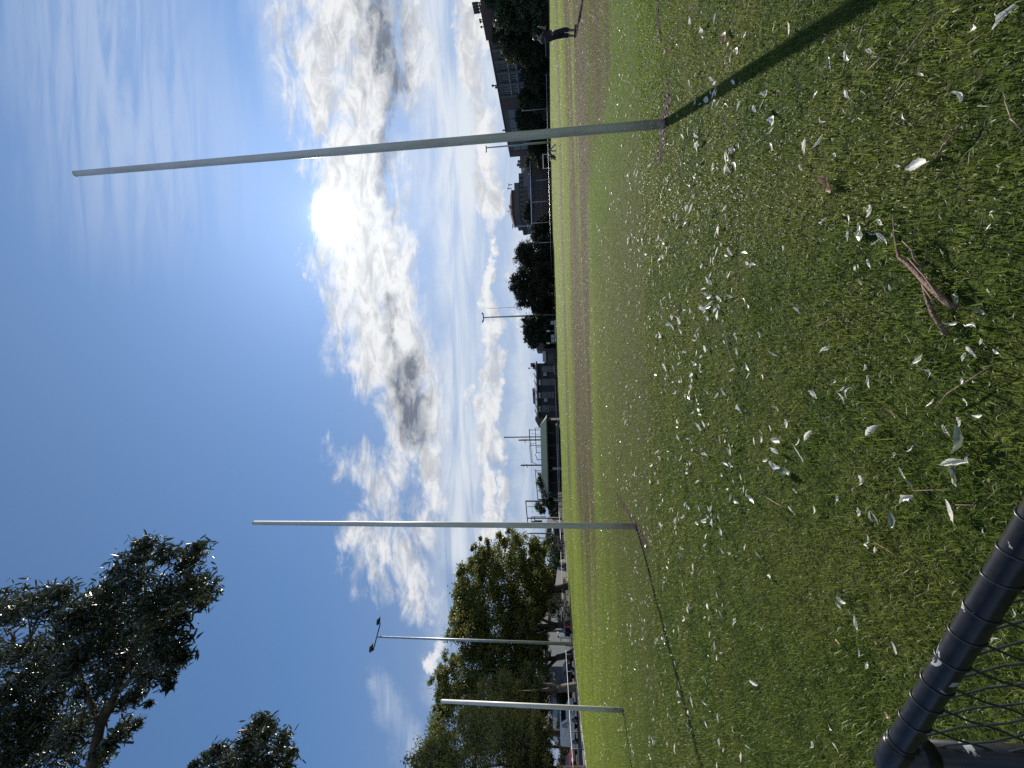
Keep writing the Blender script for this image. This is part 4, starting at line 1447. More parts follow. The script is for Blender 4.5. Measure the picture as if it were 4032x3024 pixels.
# far ones
floodlight((2186, 1240), (1903, 1250), 113, .30, 2, 'tall floodlight pole with two lamps rising above the far dark trees', FL, arm_px=((1901, 1266), (1901, 1234)))
floodlight((2168, 560), (1915, 582), 104, .24, 3, 'floodlight pole with three lamps just left of the tall right goal post', FL, arm_px=((1915, 599), (1915, 576)))
floodlight((2170, 885), (2018, 892), 150, .22, 2, 'slim distant floodlight with two lamps above the low school building', FL, arm_px=((2017, 899), (2017, 883)))
PG = 'thin poles beyond the far fence'
for (bp, tp, y, rad, lab, mm) in [
    ((2170, 706), (2112, 711), 108, .09, 'pale thin pole right of the low school building', M_gal),
    ((2172, 791), (2089, 797), 108, .10, 'pale pole in front of the middle of the school building', M_gal),
    ((2174, 874), (2091, 879), 108, .10, 'pale pole in front of the left end of the school building', M_gal),
    ((2176, 953), (2122, 956), 108, .09, 'pale pole at the right side of the far dark trees', M_gal),
    ((2170, 905), (2069, 907), 150, .12, 'dark mast behind the left end of the school building', M_black),
    ((2170, 1203), (1918, 1208), 150, .07, 'very thin mast behind the tallest far dark tree', M_black),
    ((2168, 426), (2055, 433), 102, .08, 'thin grey pole in front of the brick building pier', M_gal),
    ((2167, 556), (2060, 562), 102, .11, 'pale pole right behind the tall right goal post', M_gal)]:
    b = AT(bp[0], bp[1], y); b.z = ZG
    t = AT(tp[0], tp[1], y)
    r = thing('thin_pole', b, lab, 'pole', PG)
    m = MB(); m.tube([b, Vector((b.x, b.y, t.z))], [rad, rad * .8], 8)
    build('shaft', m, mm, r, True)
    m = MB(); m.box((b.x, b.y, t.z + .04), (rad * 2.2, rad * 2.2, .08))
    build('cap', m, mm, r)

# small goal on the far right
r = thing('soccer_goal', AT(2158, 634, 112), 'small white soccer goal frame behind the far fence', 'goal')
ga, gb, gt = AT(2165, 662, 112), AT(2165, 606, 112), zpx(2139, 634, 112)
m = MB()
for p in (ga, gb):
    m.tube([(p.x, p.y, ZG), (p.x, p.y, gt)], .09, 8)
build('goal_upright', m, M_white, r)
m = MB(); m.tube([(ga.x - .08, ga.y, gt), (gb.x + .08, gb.y, gt)], .09, 8)
build('crossbar', m, M_white, r)

# ------------------------------------------------------------------ railway gantries behind the pavilion
GG = 'railway overhead-line gantries'


def gantry(label, y, beams, posts, extra=None):
    p0 = AT(2160, posts[0][1], y)
    r = thing('railway_gantry', (p0.x, p0.y, ZG), label, 'gantry', GG)
    for (u, v, w) in posts:
        t = AT(u, v, y)
        m = MB(); m.bar((t.x, t.y, ZG), (t.x, t.y, t.z), w)
        build('mast', m, M_black, r)
    m = MB()
    for (ua, va, ub, vb_, w) in beams:
        m.bar(AT(ua, va, y), AT(ub, vb_, y), w)
    build('beam', m, M_black, r)
    return r


Y1 = 135
gantry('gantry with the tallest mast above the right end of the green roof', Y1,
       [(2084, 1690, 2088, 1757, .26), (2107, 1683, 2112, 1785, .22), (2086, 1693, 2124, 1693, .2), (2089, 1748, 2112, 1745, .12), (2092, 1706, 2120, 1712, .1), (2112, 1782, 2128, 1782, .16), (2112, 1685, 2126, 1685, .2), (2060, 1728, 2066, 1742, .1), (2068, 1726, 2069, 1744, .12)],
       [(1984, 1722, .34), (2042, 1733, .42), (2087, 1754, .2), (2110, 1760, .16)])
gantry('thick single mast with a lattice jib above the middle of the green roof', Y1,
       [(2084, 1757, 2092, 1820, .10), (2090, 1757, 2096, 1820, .10), (2062, 1824, 2062, 1840, .1), (2073, 1826, 2077, 1842, .16), (2090, 1818, 2113, 1828, .14), (2107, 1787, 2115, 1808, .18)] +
       [(2084 + i * .8, 1757 + i * 6.3, 2091 + i * .6, 1760 + i * 6.3, .05) for i in range(10)] + [(2091 + i * .6, 1757 + i * 6.3, 2084 + i * .8, 1760 + i * 6.3, .05) for i in range(10)],
       [(2050, 1832, .42), (2113, 1810, .2)])
gantry('low gantry frame above the left slope of the green roof', Y1,
       [(2107, 1847, 2118, 1968, .24), (2113, 1848, 2113, 1858, .12)], [(2106, 1854, .16), (2112, 1862, .2), (2116, 1920, .14), (2116, 1933, .16), (2118, 1967, .36)])
gantry('tall portal gantry just right of the middle goal post', 118,
       [(2070, 1972, 2078, 2062, .26), (2076, 1995, 2110, 1995, .12), (2095, 2008, 2096, 2018, .08)], [(2070, 1973, .36), (2078, 2040, .28), (2078, 2100, .3)])
r = thing('signal_box', AT(2110, 2048, 116), 'dark railway signal frame beside the middle goal post', 'signal')
m = MB()
for ua, va, ub, vb_, w in ((2092, 2035, 2150, 2035, .18), (2092, 2042, 2140, 2042, .14), (2092, 2035, 2092, 2055, .14), (2105, 2035, 2105, 2050, .2)):
    m.bar(AT(ua, va, 116), AT(ub, vb_, 116), w)
c = AT(2120, 2052, 116); m.box((c.x, c.y, c.z), (.5, .4, 2.2))
build('frame', m, M_black, r)
m = MB(); c = AT(2100, 2058, 116); m.box((c.x, c.y, c.z), (.9, .3, 1.0)); build('signal_head', m, M_darkwall, r)
for i, v in enumerate((2118, 2134, 2146, 2156, 2168, 2185)):
    b = AT(2150, v, 116)
    t = AT(2110, v, 116)
    r = thing('railway_mast', (b.x, b.y, ZG), ['slim', 'thick', 'dark', 'short', 'paired', 'leftmost'][i] + ' railway mast ' + ['right beside the middle goal post', 'left of the middle goal post under the leaves', 'behind the gate under the leafy crown', 'left of the gate under the crown', 'in front of the rail sky gap', 'at the left of the gap under the leafy crown'][i], 'mast', 'railway masts under the plane tree')
    m = MB(); m.bar((b.x, b.y, ZG), (t.x, t.y, t.z), .2); build('shaft', m, M_black, r)
    m = MB(); m.bar((t.x - .8, t.y, t.z - .8), (t.x + .8, t.y, t.z - .8), .12); build('crossarm', m, M_black, r)
# wires
M_w = M_black
r = thing('overhead_wire', AT(2085, 1900, 128), 'thin overhead railway wires sagging between the gantries', 'wire')
for k, (u0, u1) in enumerate(((2086, 2094), (2093, 2100))):
    pts = [AT(u0 + (u1 - u0) * i / 12 + 5 * math.sin(math.pi * i / 12), 1742 + 260 * i / 12, 134 - 12 * i / 12) for i in range(13)]
    m = MB(); m.tube(pts, .022, 5); build('wire', m, M_w, r)
# small things near the left fence: signs, stakes
r = thing('tree_stake', G(2248, 2468, ZG) if False else AT(2248, 2468, 44), 'red tree stake in front of the three-limbed tree', 'stake')
c = AT(2222, 2468, 44)
m = MB(); m.bar((c.x, c.y, ZG), (c.x, c.y, c.z), .09)
build('stake', m, mat('red_paint', (0.45, 0.06, 0.05), rough=.5), r)
m = MB(); m.box((c.x, c.y, c.z + .03), (.11, .11, .06)); build('cap', m, MATS['red_paint'], r)
r = sign(2199, 2508, 43, 7, 7, 'round red sign below the blue-grey house', MATS['red_paint'], 'round_sign')
r = sign(2208, 2514, 43.5, 22, 5, 'small white street sign beside the tall floodlight', M_white, 'street_sign')
for u, v, y, w, h, lab in ((2212, 2089, 80, 17, 14, 'pale pinkish board leaning by the fence left of the middle post'), (2222, 2290, 56, 24, 12, 'pale pinkish board lying at the first leafy tree trunk')):
    c = AT(u, v, y)
    k = depth(c) / FPX
    r = thing('board', (c.x, c.y, ZG), lab, 'board')
    m = MB(); m.box((c.x, c.y, c.z), (w * k, .06, h * k), 0.2); build('panel', m, mat('pinkish_board', (0.50, 0.36, 0.31), rough=.8), r)
    m = MB(); m.bar((c.x, c.y + .06, ZG), (c.x, c.y + .06, c.z), .06); build('prop', m, M_black, r)
r = thing('shed', AT(2195, 2095, 98), 'small dark shed with a white gable just left of the middle post', 'shed')
c0, c1 = AT(2200, 2106, 98), AT(2200, 2080, 98)
m = MB(); m.box(((c0.x + c1.x) / 2, 100, (zpx(2182, 2093, 98) + ZG) / 2), (c1.x - c0.x, 4, zpx(2182, 2093, 98) - ZG)); build('wall', m, M_darkwall, r)
z0 = zpx(2182, 2093, 98)
m = MB(); m.prism([(c0.x, 97.9, z0), (c1.x, 97.9, z0), (c1.x, 97.9, z0 + .35), (c0.x + .3, 97.9, z0 + .55)], (0, 4.2, 0)); build('roof', m, M_white, r)
r, x0, x1, zt = face_building('distant_house', 120, 2075, 2160, 2205, 2158, 'grey distant house with a low roof beyond the gate', M_render, 9)
m = MB(); m.prism([(x0, 119.8, zt), (x1, 119.8, zt), (x1 - 3.5, 119.8, zpx(2146, 2110, 120)), (x0 + .2, 119.8, zpx(2146, 2150, 120))], (0, 9.4, 0)); build('roof', m, M_greyroof, r)
window_on(r, Vector((0, 120, 0)), ux, None, nf, xpx(2148, 120), xpx(2132, 120), zpx(2172, 2140, 120), zpx(2160, 2140, 120), 2, 1, M_glass, M_frame, True, .12)

# ------------------------------------------------------------------ vehicles
M_vanw = mat('van_white_paint', (0.66, 0.63, 0.57), (0.60, 0.57, 0.52), rough=0.35, scale=1, spec=.6)
M_tyre = mat('tyre_rubber', (0.018, 0.018, 0.018), (0.026, 0.026, 0.025), rough=.85)
M_rim = mat('wheel_rim', (0.35, 0.36, 0.37), rough=.35, metal=.8)
M_vglass = mat('vehicle_glass', (0.012, 0.014, 0.016), (0.02, 0.022, 0.024), rough=.08, spec=.7)
M_chrome = mat('chrome', (0.75, 0.76, 0.78), (0.65, 0.66, 0.68), rough=.12, metal=1.0)
M_redcar = mat('red_car_paint', (0.15, 0.008, 0.012), (0.12, 0.007, 0.010), rough=.45, spec=.3)
M_darkcar = mat('dark_car_paint', (0.012, 0.012, 0.013), (0.018, 0.018, 0.019), rough=.5, spec=.2)
M_lamp = mat('headlamp_glass', (0.7, 0.72, 0.74), rough=.1, spec=.8)


def vehicle(name, label, cat, loc, rz, L, W, prof, glass, paint, wheels, wr, grp=None, van=False):
    """prof: side outline (x forward, z) ; body lofted across the width with a slight tumblehome"""
    r = thing(name, (0, 0, 0), label, cat, grp)
    m = MB()
    n = len(prof)
    zmax = max(p[1] for p in prof)
    def inset(z):
        return 0.0 if z < 0.55 * zmax else (z - 0.55 * zmax) / (0.45 * zmax) * (.10 if van else .22)
    ys = [(-W / 2, 0), (-W / 2 + .06, .0), (W / 2 - .06, .0), (W / 2, 0)]
    rings_ = []
    for yy, sgn in ((-1, -1), (1, 1)):
        rings_.append([(x, sgn * (W / 2 - inset(z)), z) for x, z in prof])
    k = len(m.v)
    m.v += rings_[0] + rings_[1]
    m.f.append(tuple(k + i for i in range(n)))
    m.f.append(tuple(k + n + i for i in reversed(range(n))))
    for i in range(n):
        j = (i + 1) % n
        m.f.append((k + i, k + n + i, k + n + j, k + j))
    build('body', m, paint, r, False, .05)
    for nm, kind, pts in glass:
        m = MB()
        if kind == 'side':
            for sgn in (-1, 1):
                base = [(x, sgn * (W / 2 - inset(z) + .006), z) for x, z in pts]
                m.prism(base, (0, sgn * .012, 0))
            build(nm, m, M_vglass, r)
        else:
            (xa, za), (xb, zb) = pts
            ia, ib = inset(za) + .12, inset(zb) + .12
            nv = Vector((zb - za, 0, -(xb - xa))).normalized()
            if kind == 'front' and nv.x < 0:
                nv = -nv
            if kind == 'rear' and nv.x > 0:
                nv = -nv
            m.prism([Vector((xa, -W / 2 + ia, za)) + nv * .006, Vector((xa, W / 2 - ia, za)) + nv * .006, Vector((xb, W / 2 - ib, zb)) + nv * .006, Vector((xb, -W / 2 + ib, zb)) + nv * .006], nv * .012)
            build(nm, m, M_vglass, r)
    for xw in wheels:
        for sgn in (-1, 1):
            m = MB()
            yy = sgn * (W / 2 - .10)
            m.tube([(xw, yy - .11, wr), (xw, yy + .11, wr)], wr, 20)
            wo = build('wheel', m, M_tyre, r, False, .02)
            ORI[wo.name] = ORI[r.name]
            m = MB()
            m.tube([(xw, yy + sgn * .105, wr), (xw, yy + sgn * .125, wr)], wr * .6, 16)
            build('rim', m, M_rim, wo)
    xf = max(p[0] for p in prof)
    for sgn in (-1, 1):
        m = MB(); m.box((xf - .03, sgn * (W / 2 - .28), .78 if van else .66), (.12, .34, .20)); build('headlight', m, M_lamp, r, False, .02)
        m = MB(); m.box((-L / 2 + .02, sgn * (W / 2 - .16), .85), (.1, .16, .32)); build('tail_light', m, MATS['red_paint'], r)
        m = MB(); m.box((xf - (1.35 if van else 1.5), sgn * (W / 2 + .09), 1.12 if van else .95), (.12, .2, .18)); build('mirror', m, paint, r, False, .02)
    m = MB(); m.box((xf + .02, 0, .42), (.14, W * .92, .26)); build('bumper', m, M_black if not van else M_chrome, r, False, .04)
    m = MB(); m.box((xf + .01, 0, .66), (.07, W * .5, .18)); build('grille', m, M_chrome, r)
    r.location = loc
    r.rotation_euler = (0, 0, rz)
    return r


van_prof = [(-2.5, .35), (2.3, .35), (2.42, .55), (2.38, .95), (1.55, 1.18), (.85, 1.88), (.5, 1.95), (-2.35, 1.95), (-2.5, 1.8)]
van_glass = [('side_window', 'side', [(.35, 1.15), (1.28, 1.15), (.78, 1.74), (.35, 1.76)]), ('windscreen', 'front', [(1.45, 1.28), (.92, 1.80)])]
pv = AT(2250, 2845, 45)
vr_ = math.atan2(.30, 1.0)
vehicle('van', 'white delivery van parked on the street behind the short left post', 'van', (pv.x, 45.0, ZG), R(-14), 5.0, 1.75, van_prof, van_glass, M_vanw, (1.55, -1.6), .33, van=True)
car_prof = [(-2.2, .30), (2.15, .30), (2.25, .55), (2.12, .80), (1.15, .98), (.45, 1.42), (-1.1, 1.46), (-1.95, 1.02), (-2.22, .92)]
car_glass = [('side_window', 'side', [(-1.45, 1.0), (.95, 1.0), (.38, 1.36), (-1.05, 1.38)]), ('windscreen', 'front', [(1.05, 1.05), (.50, 1.39)]), ('rear_window', 'rear', [(-1.85, 1.08), (-1.2, 1.42)])]
pc = AT(2250, 3030, 47)
vehicle('car', 'red car parked behind the white van at the left edge', 'car', (pc.x, 47.2, ZG), R(-14), 4.4, 1.75, car_prof, car_glass, M_redcar, (1.35, -1.35), .32, grp='cars parked on the street')
pc = AT(2250, 2436, 55)
vehicle('car', 'dark car parked between two tree trunks right of the red stake', 'car', (pc.x, 55, ZG), R(75), 4.4, 1.75, car_prof, car_glass, M_darkcar, (1.35, -1.35), .32, grp='cars parked on the street')
pc = AT(2250, 2650, 50)
vehicle('car', 'black car in deep shade between the pale-trunked tree and the floodlight', 'car', (pc.x, 50.0, ZG), R(-12), 4.4, 1.75, car_prof, car_glass, M_darkcar, (1.35, -1.35), .32, grp='cars parked on the street')
# ------------------------------------------------------------------ people
M_skin = mat('brown_skin', (0.20, 0.115, 0.08), (0.17, 0.095, 0.066), rough=.5)
M_tee = mat('black_cloth', (0.018, 0.019, 0.022), (0.028, 0.029, 0.034), rough=.85, scale=9, bump=.3)
M_trous = mat('black_trouser_cloth', (0.014, 0.015, 0.019), (0.022, 0.023, 0.028), rough=.9, scale=7, bump=.3)
M_hair = mat('dark_hair', (0.014, 0.012, 0.010), (0.022, 0.018, 0.015), rough=.5, scale=60, bump=.4)
M_shoe = mat('black_shoe', (0.018, 0.018, 0.02), rough=.6)
M_sole = mat('pale_shoe_sole', (0.55, 0.55, 0.53), rough=.7)
M_greyt = mat('grey_trouser_cloth', (0.17, 0.20, 0.24), (0.13, 0.155, 0.19), rough=.9, scale=6)
M_brownt = mat('brown_jacket_cloth', (0.085, 0.05, 0.042), (0.065, 0.04, 0.034), rough=.9, scale=6)


def skin_mesh(name, joints, edges, root, m, parent, sub=2):
    """one continuous skinned surface: joints {key: (point, radius or (rx, ry))}, edges [(a, b)]"""
    keys = list(joints)
    ix = {k: i for i, k in enumerate(keys)}
    me = bpy.data.meshes.new(name)
    me.from_pydata([tuple(joints[k][0]) for k in keys], [(ix[a], ix[b]) for a, b in edges], [])
    me.materials.append(m)
    o = link(bpy.data.objects.new(name, me))
    o.parent = parent
    sk = o.modifiers.new('skin', 'SKIN')
    if not me.skin_vertices:
        bm = bmesh.new(); bm.from_mesh(me); bm.verts.layers.skin.verify(); bm.to_mesh(me); bm.free()
    for i, k in enumerate(keys):
        rr = joints[k][1]
        me.skin_vertices[0].data[i].radius = rr if isinstance(rr, tuple) else (rr, rr)
        me.skin_vertices[0].data[i].use_root = (k == root)
    sk.use_smooth_shade = True
    sm = o.modifiers.new('smooth', 'SUBSURF')
    sm.levels = sub
    sm.render_levels = sub
    ORI[o.name] = ORI[parent.name]
    return o


def blob_part(name, parts, m, parent):
    """small shaped balls joined into one mesh, in the parent's local space"""
    mm = MB()
    for c, rr in parts:
        mm.ball(c, rr, 14, 10)
    me = bpy.data.meshes.new(name)
    me.from_pydata(mm.v, [], mm.f)
    me.materials.append(m)
    me.polygons.foreach_set('use_smooth', [True] * len(me.polygons))
    o = link(bpy.data.objects.new(name, me))
    o.parent = parent
    ORI[o.name] = ORI[parent.name]
    return o


def person(loc, rz, J, label, top_m, leg_m, trouser_end=.55, group=None, sleeves='short', scale=1.0):
    """J: joints in local space, person faces +X. keys: pelvis waist chest neck head, shoulder/elbow/wrist _l/_r, hip/knee/ankle/toe _l/_r"""
    r = thing('person', (0, 0, 0), label, 'person', group)
    V = {k: Vector(v) for k, v in J.items()}
    body = {'pelvis': (V['pelvis'], (.125, .15)), 'waist': (V['waist'], (.10, .135)), 'chest': (V['chest'], (.115, .16)), 'neck': (V['neck'], .052), 'jaw': (V['neck'].lerp(V['head'], .55), .065), 'head': (V['head'], (.092, .078)), 'crown': (V['head'] + (V['head'] - V['neck']).normalized() * .07, .07)}
    ed = [('pelvis', 'waist'), ('waist', 'chest'), ('chest', 'neck'), ('neck', 'jaw'), ('jaw', 'head'), ('head', 'crown')]
    for s in 'lr':
        body['sh' + s] = (V['shoulder_' + s], .058); body['el' + s] = (V['elbow_' + s], .042); body['wr' + s] = (V['wrist_' + s], .028)
        hd = (V['wrist_' + s] - V['elbow_' + s]).normalized()
        pm = V['wrist_' + s] + hd * .075
        body['pm' + s] = (pm, (.038, .018))
        ed += [('chest', 'sh' + s), ('sh' + s, 'el' + s), ('el' + s, 'wr' + s), ('wr' + s, 'pm' + s)]
        sd_ = hd.cross(Vector((0, 1, 0.2))).normalized()
        for q in range(4):
            a = pm + sd_ * (.024 - .016 * q) + hd * .03
            body['f%d%s' % (q, s)] = (a, .009)
            body['g%d%s' % (q, s)] = (a + hd * (.035 + .006 * (1.5 - abs(q - 1.5))) + Vector((0, .006, -.006)), .008)
            ed += [('pm' + s, 'f%d%s' % (q, s)), ('f%d%s' % (q, s), 'g%d%s' % (q, s))]
        body['th' + s] = (pm + sd_ * .042 - hd * .01, .010)
        ed.append(('pm' + s, 'th' + s))
        body['hp' + s] = (V['hip_' + s], .088); body['kn' + s] = (V['knee_' + s], .056); body['ca' + s] = (V['knee_' + s].lerp(V['ankle_' + s], .35), .054); body['an' + s] = (V['ankle_' + s], .036)
        body['to' + s] = (V['toe_' + s], .034)
        ed += [('pelvis', 'hp' + s), ('hp' + s, 'kn' + s), ('kn' + s, 'ca' + s), ('ca' + s, 'an' + s), ('an' + s, 'to' + s)]
    skin_mesh('body', body, ed, 'pelvis', M_skin, r, 1)
    sh = {'hem': (V['pelvis'] + (V['waist'] - V['pelvis']) * .2, (.150, .175)), 'waist': (V['waist'], (.128, .165)), 'chest': (V['chest'], (.138, .185)), 'collar': (V['chest'].lerp(V['neck'], .7), (.085, .10))}
    e2 = [('hem', 'waist'), ('waist', 'chest'), ('chest', 'collar')]
    for s in 'lr':
        sh['s' + s] = (V['shoulder_' + s], .078)
        sh['t' + s] = (V['shoulder_' + s].lerp(V['elbow_' + s], .75 if sleeves == 'short' else 1.0), .068)
        e2 += [('chest', 's' + s), ('s' + s, 't' + s)]
        if sleeves != 'short':
            sh['u' + s] = (V['wrist_' + s], .045)
            e2.append(('t' + s, 'u' + s))
    skin_mesh('shirt', sh, e2, 'waist', top_m, r, 2)
    tr_ = {'belt': (V['pelvis'].lerp(V['waist'], .35), (.14, .168)), 'seat': (V['pelvis'] - (V['waist'] - V['pelvis']).normalized() * .02, (.150, .172))}
    e3 = [('belt', 'seat')]
    for s in 'lr':
        tr_['h' + s] = (V['hip_' + s], .112); tr_['k' + s] = (V['knee_' + s], .088); tr_['c' + s] = (V['knee_' + s].lerp(V['ankle_' + s], trouser_end), .082)
        e3 += [('seat', 'h' + s), ('h' + s, 'k' + s), ('k' + s, 'c' + s)]
    skin_mesh('trousers', tr_, e3, 'seat', leg_m, r, 2)
    up = (V['head'] - V['neck']).normalized()
    hc = V['head'] + up * .035
    blob_part('hair', [(tuple(hc + Vector((-.022, 0, .012))), (.095, .084, .088)), (tuple(hc + Vector((-.055, 0, -.05))), (.055, .07, .07))], M_hair, r)
    f = V['head'] + Vector((.085, 0, -.005))
    blob_part('face', [(tuple(f + Vector((.008, 0, -.02))), (.016, .012, .022)), (tuple(f + Vector((-.012, 0, -.062))), (.012, .024, .007))], M_skin, r)
    blob_part('eye', [(tuple(f + Vector((-.005, -.03, .012))), .010)], M_hair, r)
    blob_part('eye', [(tuple(f + Vector((-.005, .03, .012))), .010)], M_hair, r)
    for sg, s in ((-1, 'r'), (1, 'l')):
        blob_part('ear', [(tuple(V['head'] + Vector((-.01, sg * .085, -.01))), (.022, .012, .032))], M_skin, r)
        a, t = V['ankle_' + s], V['toe_' + s]
        mid = a.lerp(t, .5)
        blob_part('shoe', [(tuple(a + Vector((-.03, 0, -.025))), (.06, .045, .055)), (tuple(mid + Vector((0, 0, -.01))), (.10, .046, .045)), (tuple(t), (.075, .048, .038))], M_shoe, r)
        blob_part('sole', [(tuple(mid + Vector((0, 0, -.045))), (.155, .05, .014))], M_sole, r)
    r.location = loc
    r.rotation_euler = (0, 0, rz)
    r.scale = (scale,) * 3
    return r


pf = G(2271, 130)
K = 1.0
person((pf.x, pf.y, 0), R(-6), dict(
    pelvis=(0, 0, .95), waist=(-.05, 0, 1.12), chest=(-.085, 0, 1.36), neck=(-.055, 0, 1.54), head=(.01, 0, 1.68),
    shoulder_l=(-.06, .19, 1.44), elbow_l=(.02, .25, 1.17), wrist_l=(.16, .20, 1.02),
    shoulder_r=(-.04, -.19, 1.44), elbow_r=(.17, -.21, 1.24), wrist_r=(.30, -.12, 1.46),
    hip_l=(.03, .10, .88), knee_l=(.04, .11, .48), ankle_l=(-.02, .11, .10), toe_l=(.11, .12, .045),
    hip_r=(.02, -.10, .88), knee_r=(.10, -.11, .48), ankle_r=(.03, -.11, .10), toe_r=(.17, -.12, .045)),
    'person in a black t-shirt and loose black three-quarter trousers standing side-on with one forearm raised', M_tee, M_trous, .45, scale=1.06)
pg = G(2189.5, 592)
person((pg.x, pg.y, 0), R(168), dict(
    pelvis=(-.15, 0, .88), waist=(.02, 0, .98), chest=(.26, 0, 1.00), neck=(.40, 0, .99), head=(.52, 0, .93),
    shoulder_l=(.32, .18, .98), elbow_l=(.42, .20, .74), wrist_l=(.56, .14, .58),
    shoulder_r=(.32, -.18, .98), elbow_r=(.44, -.20, .72), wrist_r=(.62, -.12, .56),
    hip_l=(-.10, .10, .84), knee_l=(.12, .16, .46), ankle_l=(.10, .17, .10), toe_l=(.24, .18, .045),
    hip_r=(-.16, -.10, .84), knee_r=(-.45, -.16, .50), ankle_r=(-.80, -.17, .14), toe_r=(-.70, -.18, .05)),
    'person in grey trousers and dark top bending forward in a wide stance far away', M_tee, M_greyt, .95, sleeves='long', group='two people stretching far across the field')
ph = G(2189.5, 613)
person((ph.x, ph.y, 0), R(178), dict(
    pelvis=(-.05, 0, .30), waist=(.0, 0, .47), chest=(.05, 0, .70), neck=(.08, 0, .86), head=(.10, 0, .99),
    shoulder_l=(.06, .18, .78), elbow_l=(.20, .22, .58), wrist_l=(.36, .16, .56),
    shoulder_r=(.06, -.18, .78), elbow_r=(.22, -.20, .60), wrist_r=(.40, -.12, .62),
    hip_l=(.02, .10, .28), knee_l=(.40, .12, .50), ankle_l=(.62, .12, .10), toe_l=(.76, .13, .045),
    hip_r=(.02, -.10, .26), knee_r=(.30, -.16, .20), ankle_r=(.10, -.20, .09), toe_r=(.20, -.22, .05)),
    'person in brown top and black trousers crouching low on the far grass', M_brownt, M_trous, .95, sleeves='long', group='two people stretching far across the field')

# ------------------------------------------------------------------ fallen leaves and bark on the grass
def leaf_mat(name, c1, c2, rough, trans):
    m, nt, b = newmat(name)
    tc = nd(nt, 'ShaderNodeTexCoord')
    oi = nd(nt, 'ShaderNodeObjectInfo')
    n1 = noise(nt, tc.outputs['Object'], 40, 4)
    c = mixc(nt, sstep(nt, n1, .35, .7), c1, c2)
    c = mixc(nt, mth(nt, 'MULTIPLY', oi.outputs['Random'], .45), c, c2)
    nt.links.new(c, b.inputs['Base Color'])
    b.inputs['Roughness'].default_value = rough
    b.inputs['Specular IOR Level'].default_value = .9
    t = nd(nt, 'ShaderNodeBsdfTranslucent')
    nt.links.new(c, t.inputs[0])
    mx = nd(nt, 'ShaderNodeMixShader')
    mx.inputs[0].default_value = trans
    nt.links.new(b.outputs[0], mx.inputs[1])
    nt.links.new(t.outputs[0], mx.inputs[2])
    nt.links.new(mx.outputs[0], nt.nodes['Material Output'].inputs[0])
    return m


ML_pale = leaf_mat('sheen_white_leaf', (0.88, 0.86, 0.78), (0.78, 0.75, 0.64), .36, .40)  # glossy sun sheen put into the base colour as near-white
ML_green = leaf_mat('grey_green_leaf', (0.16, 0.20, 0.13), (0.22, 0.25, 0.18), .35, .25)
ML_tan = leaf_mat('tan_dry_leaf', (0.42, 0.27, 0.17), (0.30, 0.17, 0.10), .5, .3)


def leaf_mesh(seed, w, bend, twist, fold, kind='gum', curl=0.0):
    """unit-length narrow leaf along X: midrib fold, sideways bend, twist, curl and a nibbled edge"""
    rg = random.Random(seed)
    N = 12
    V, Fq = [], []
    nib = [rg.uniform(.72, 1.1) for _ in range(2 * (N + 1))]
    for i in range(N + 1):
        t = i / N
        if kind == 'gum':
            hw = w * (math.sin(math.pi * min(1, t * 1.02) ** .7) ** 1.1 if 0 < t < 1 else 0.02)
        elif kind == 'scrap':
            hw = w * (0.5 + .5 * math.sin(math.pi * t)) * rg.uniform(.6, 1.2)
        else:
            hw = w * math.sin(math.pi * (t * .96 + .02)) ** .8
        hw = max(hw, .006)
        cx = t - .5
        cy = bend * math.sin(math.pi * t) * .35
        cz = curl * ((t - .5) ** 2 - .08) + rg.uniform(-.014, .014)
        a = twist * (t - .5)
        ca, sa = math.cos(a), math.sin(a)
        for jj, s in enumerate((-1, -.5, 0, .5, 1)):
            e = nib[2 * i + (0 if s < 0 else 1)] if abs(s) == 1 else 1
            yy = s * hw * e
            zz = fold * abs(s) ** 1.4 * hw + rg.uniform(-.012, .012)
            V.append((cx, cy + yy * ca - zz * sa, cz + yy * sa + zz * ca))
    for i in range(N):
        for j in range(4):
            a = i * 5 + j
            Fq.append((a, a + 1, a + 6, a + 5))
    k = len(V)
    if kind != 'scrap':
        z0 = curl * .17
        V += [(-.5, -.006, z0), (-.5, .006, z0), (-.62, .02 + bend * .2, z0 + .02), (-.62, .008 + bend * .2, z0 + .02)]
        Fq.append((k, k + 1, k + 2, k + 3))
    return V, Fq


LV = []
specs = [('gum', .12, .35, 1.2, .5, .7), ('gum', .085, -.5, -1.0, .4, .4), ('gum', .14, .2, .6, .8, 1.2), ('gum', .08, .8, 1.8, .3, -.6), ('gum', .16, -.25, 1.5, .9, .9), ('wide', .18, .3, .9, .7, .8), ('scrap', .17, .4, 1.2, .5, .9), ('scrap', .25, -.4, 1.4, .7, .6), ('wide', .22, -.2, -.9, .6, 1.0), ('gum', .11, .9, -.8, .7, .5)]
for i, (kd, w_, b_, t_, f_, c_) in enumerate(specs):
    V, Fq = leaf_mesh(100 + i, w_, b_, t_, f_, kd, c_ * .6)
    row = []
    for mm in (ML_pale, ML_green, ML_tan):
        me = bpy.data.meshes.new('fallen_leaf')
        me.from_pydata(V, [], Fq)
        me.materials.append(mm)
        me.polygons.foreach_set('use_smooth', [True] * len(me.polygons))
        row.append(me)
    LV.append(row)
LG = 'fallen leaves scattered on the grass'
NLEAF = [0]
lrng = random.Random(99)


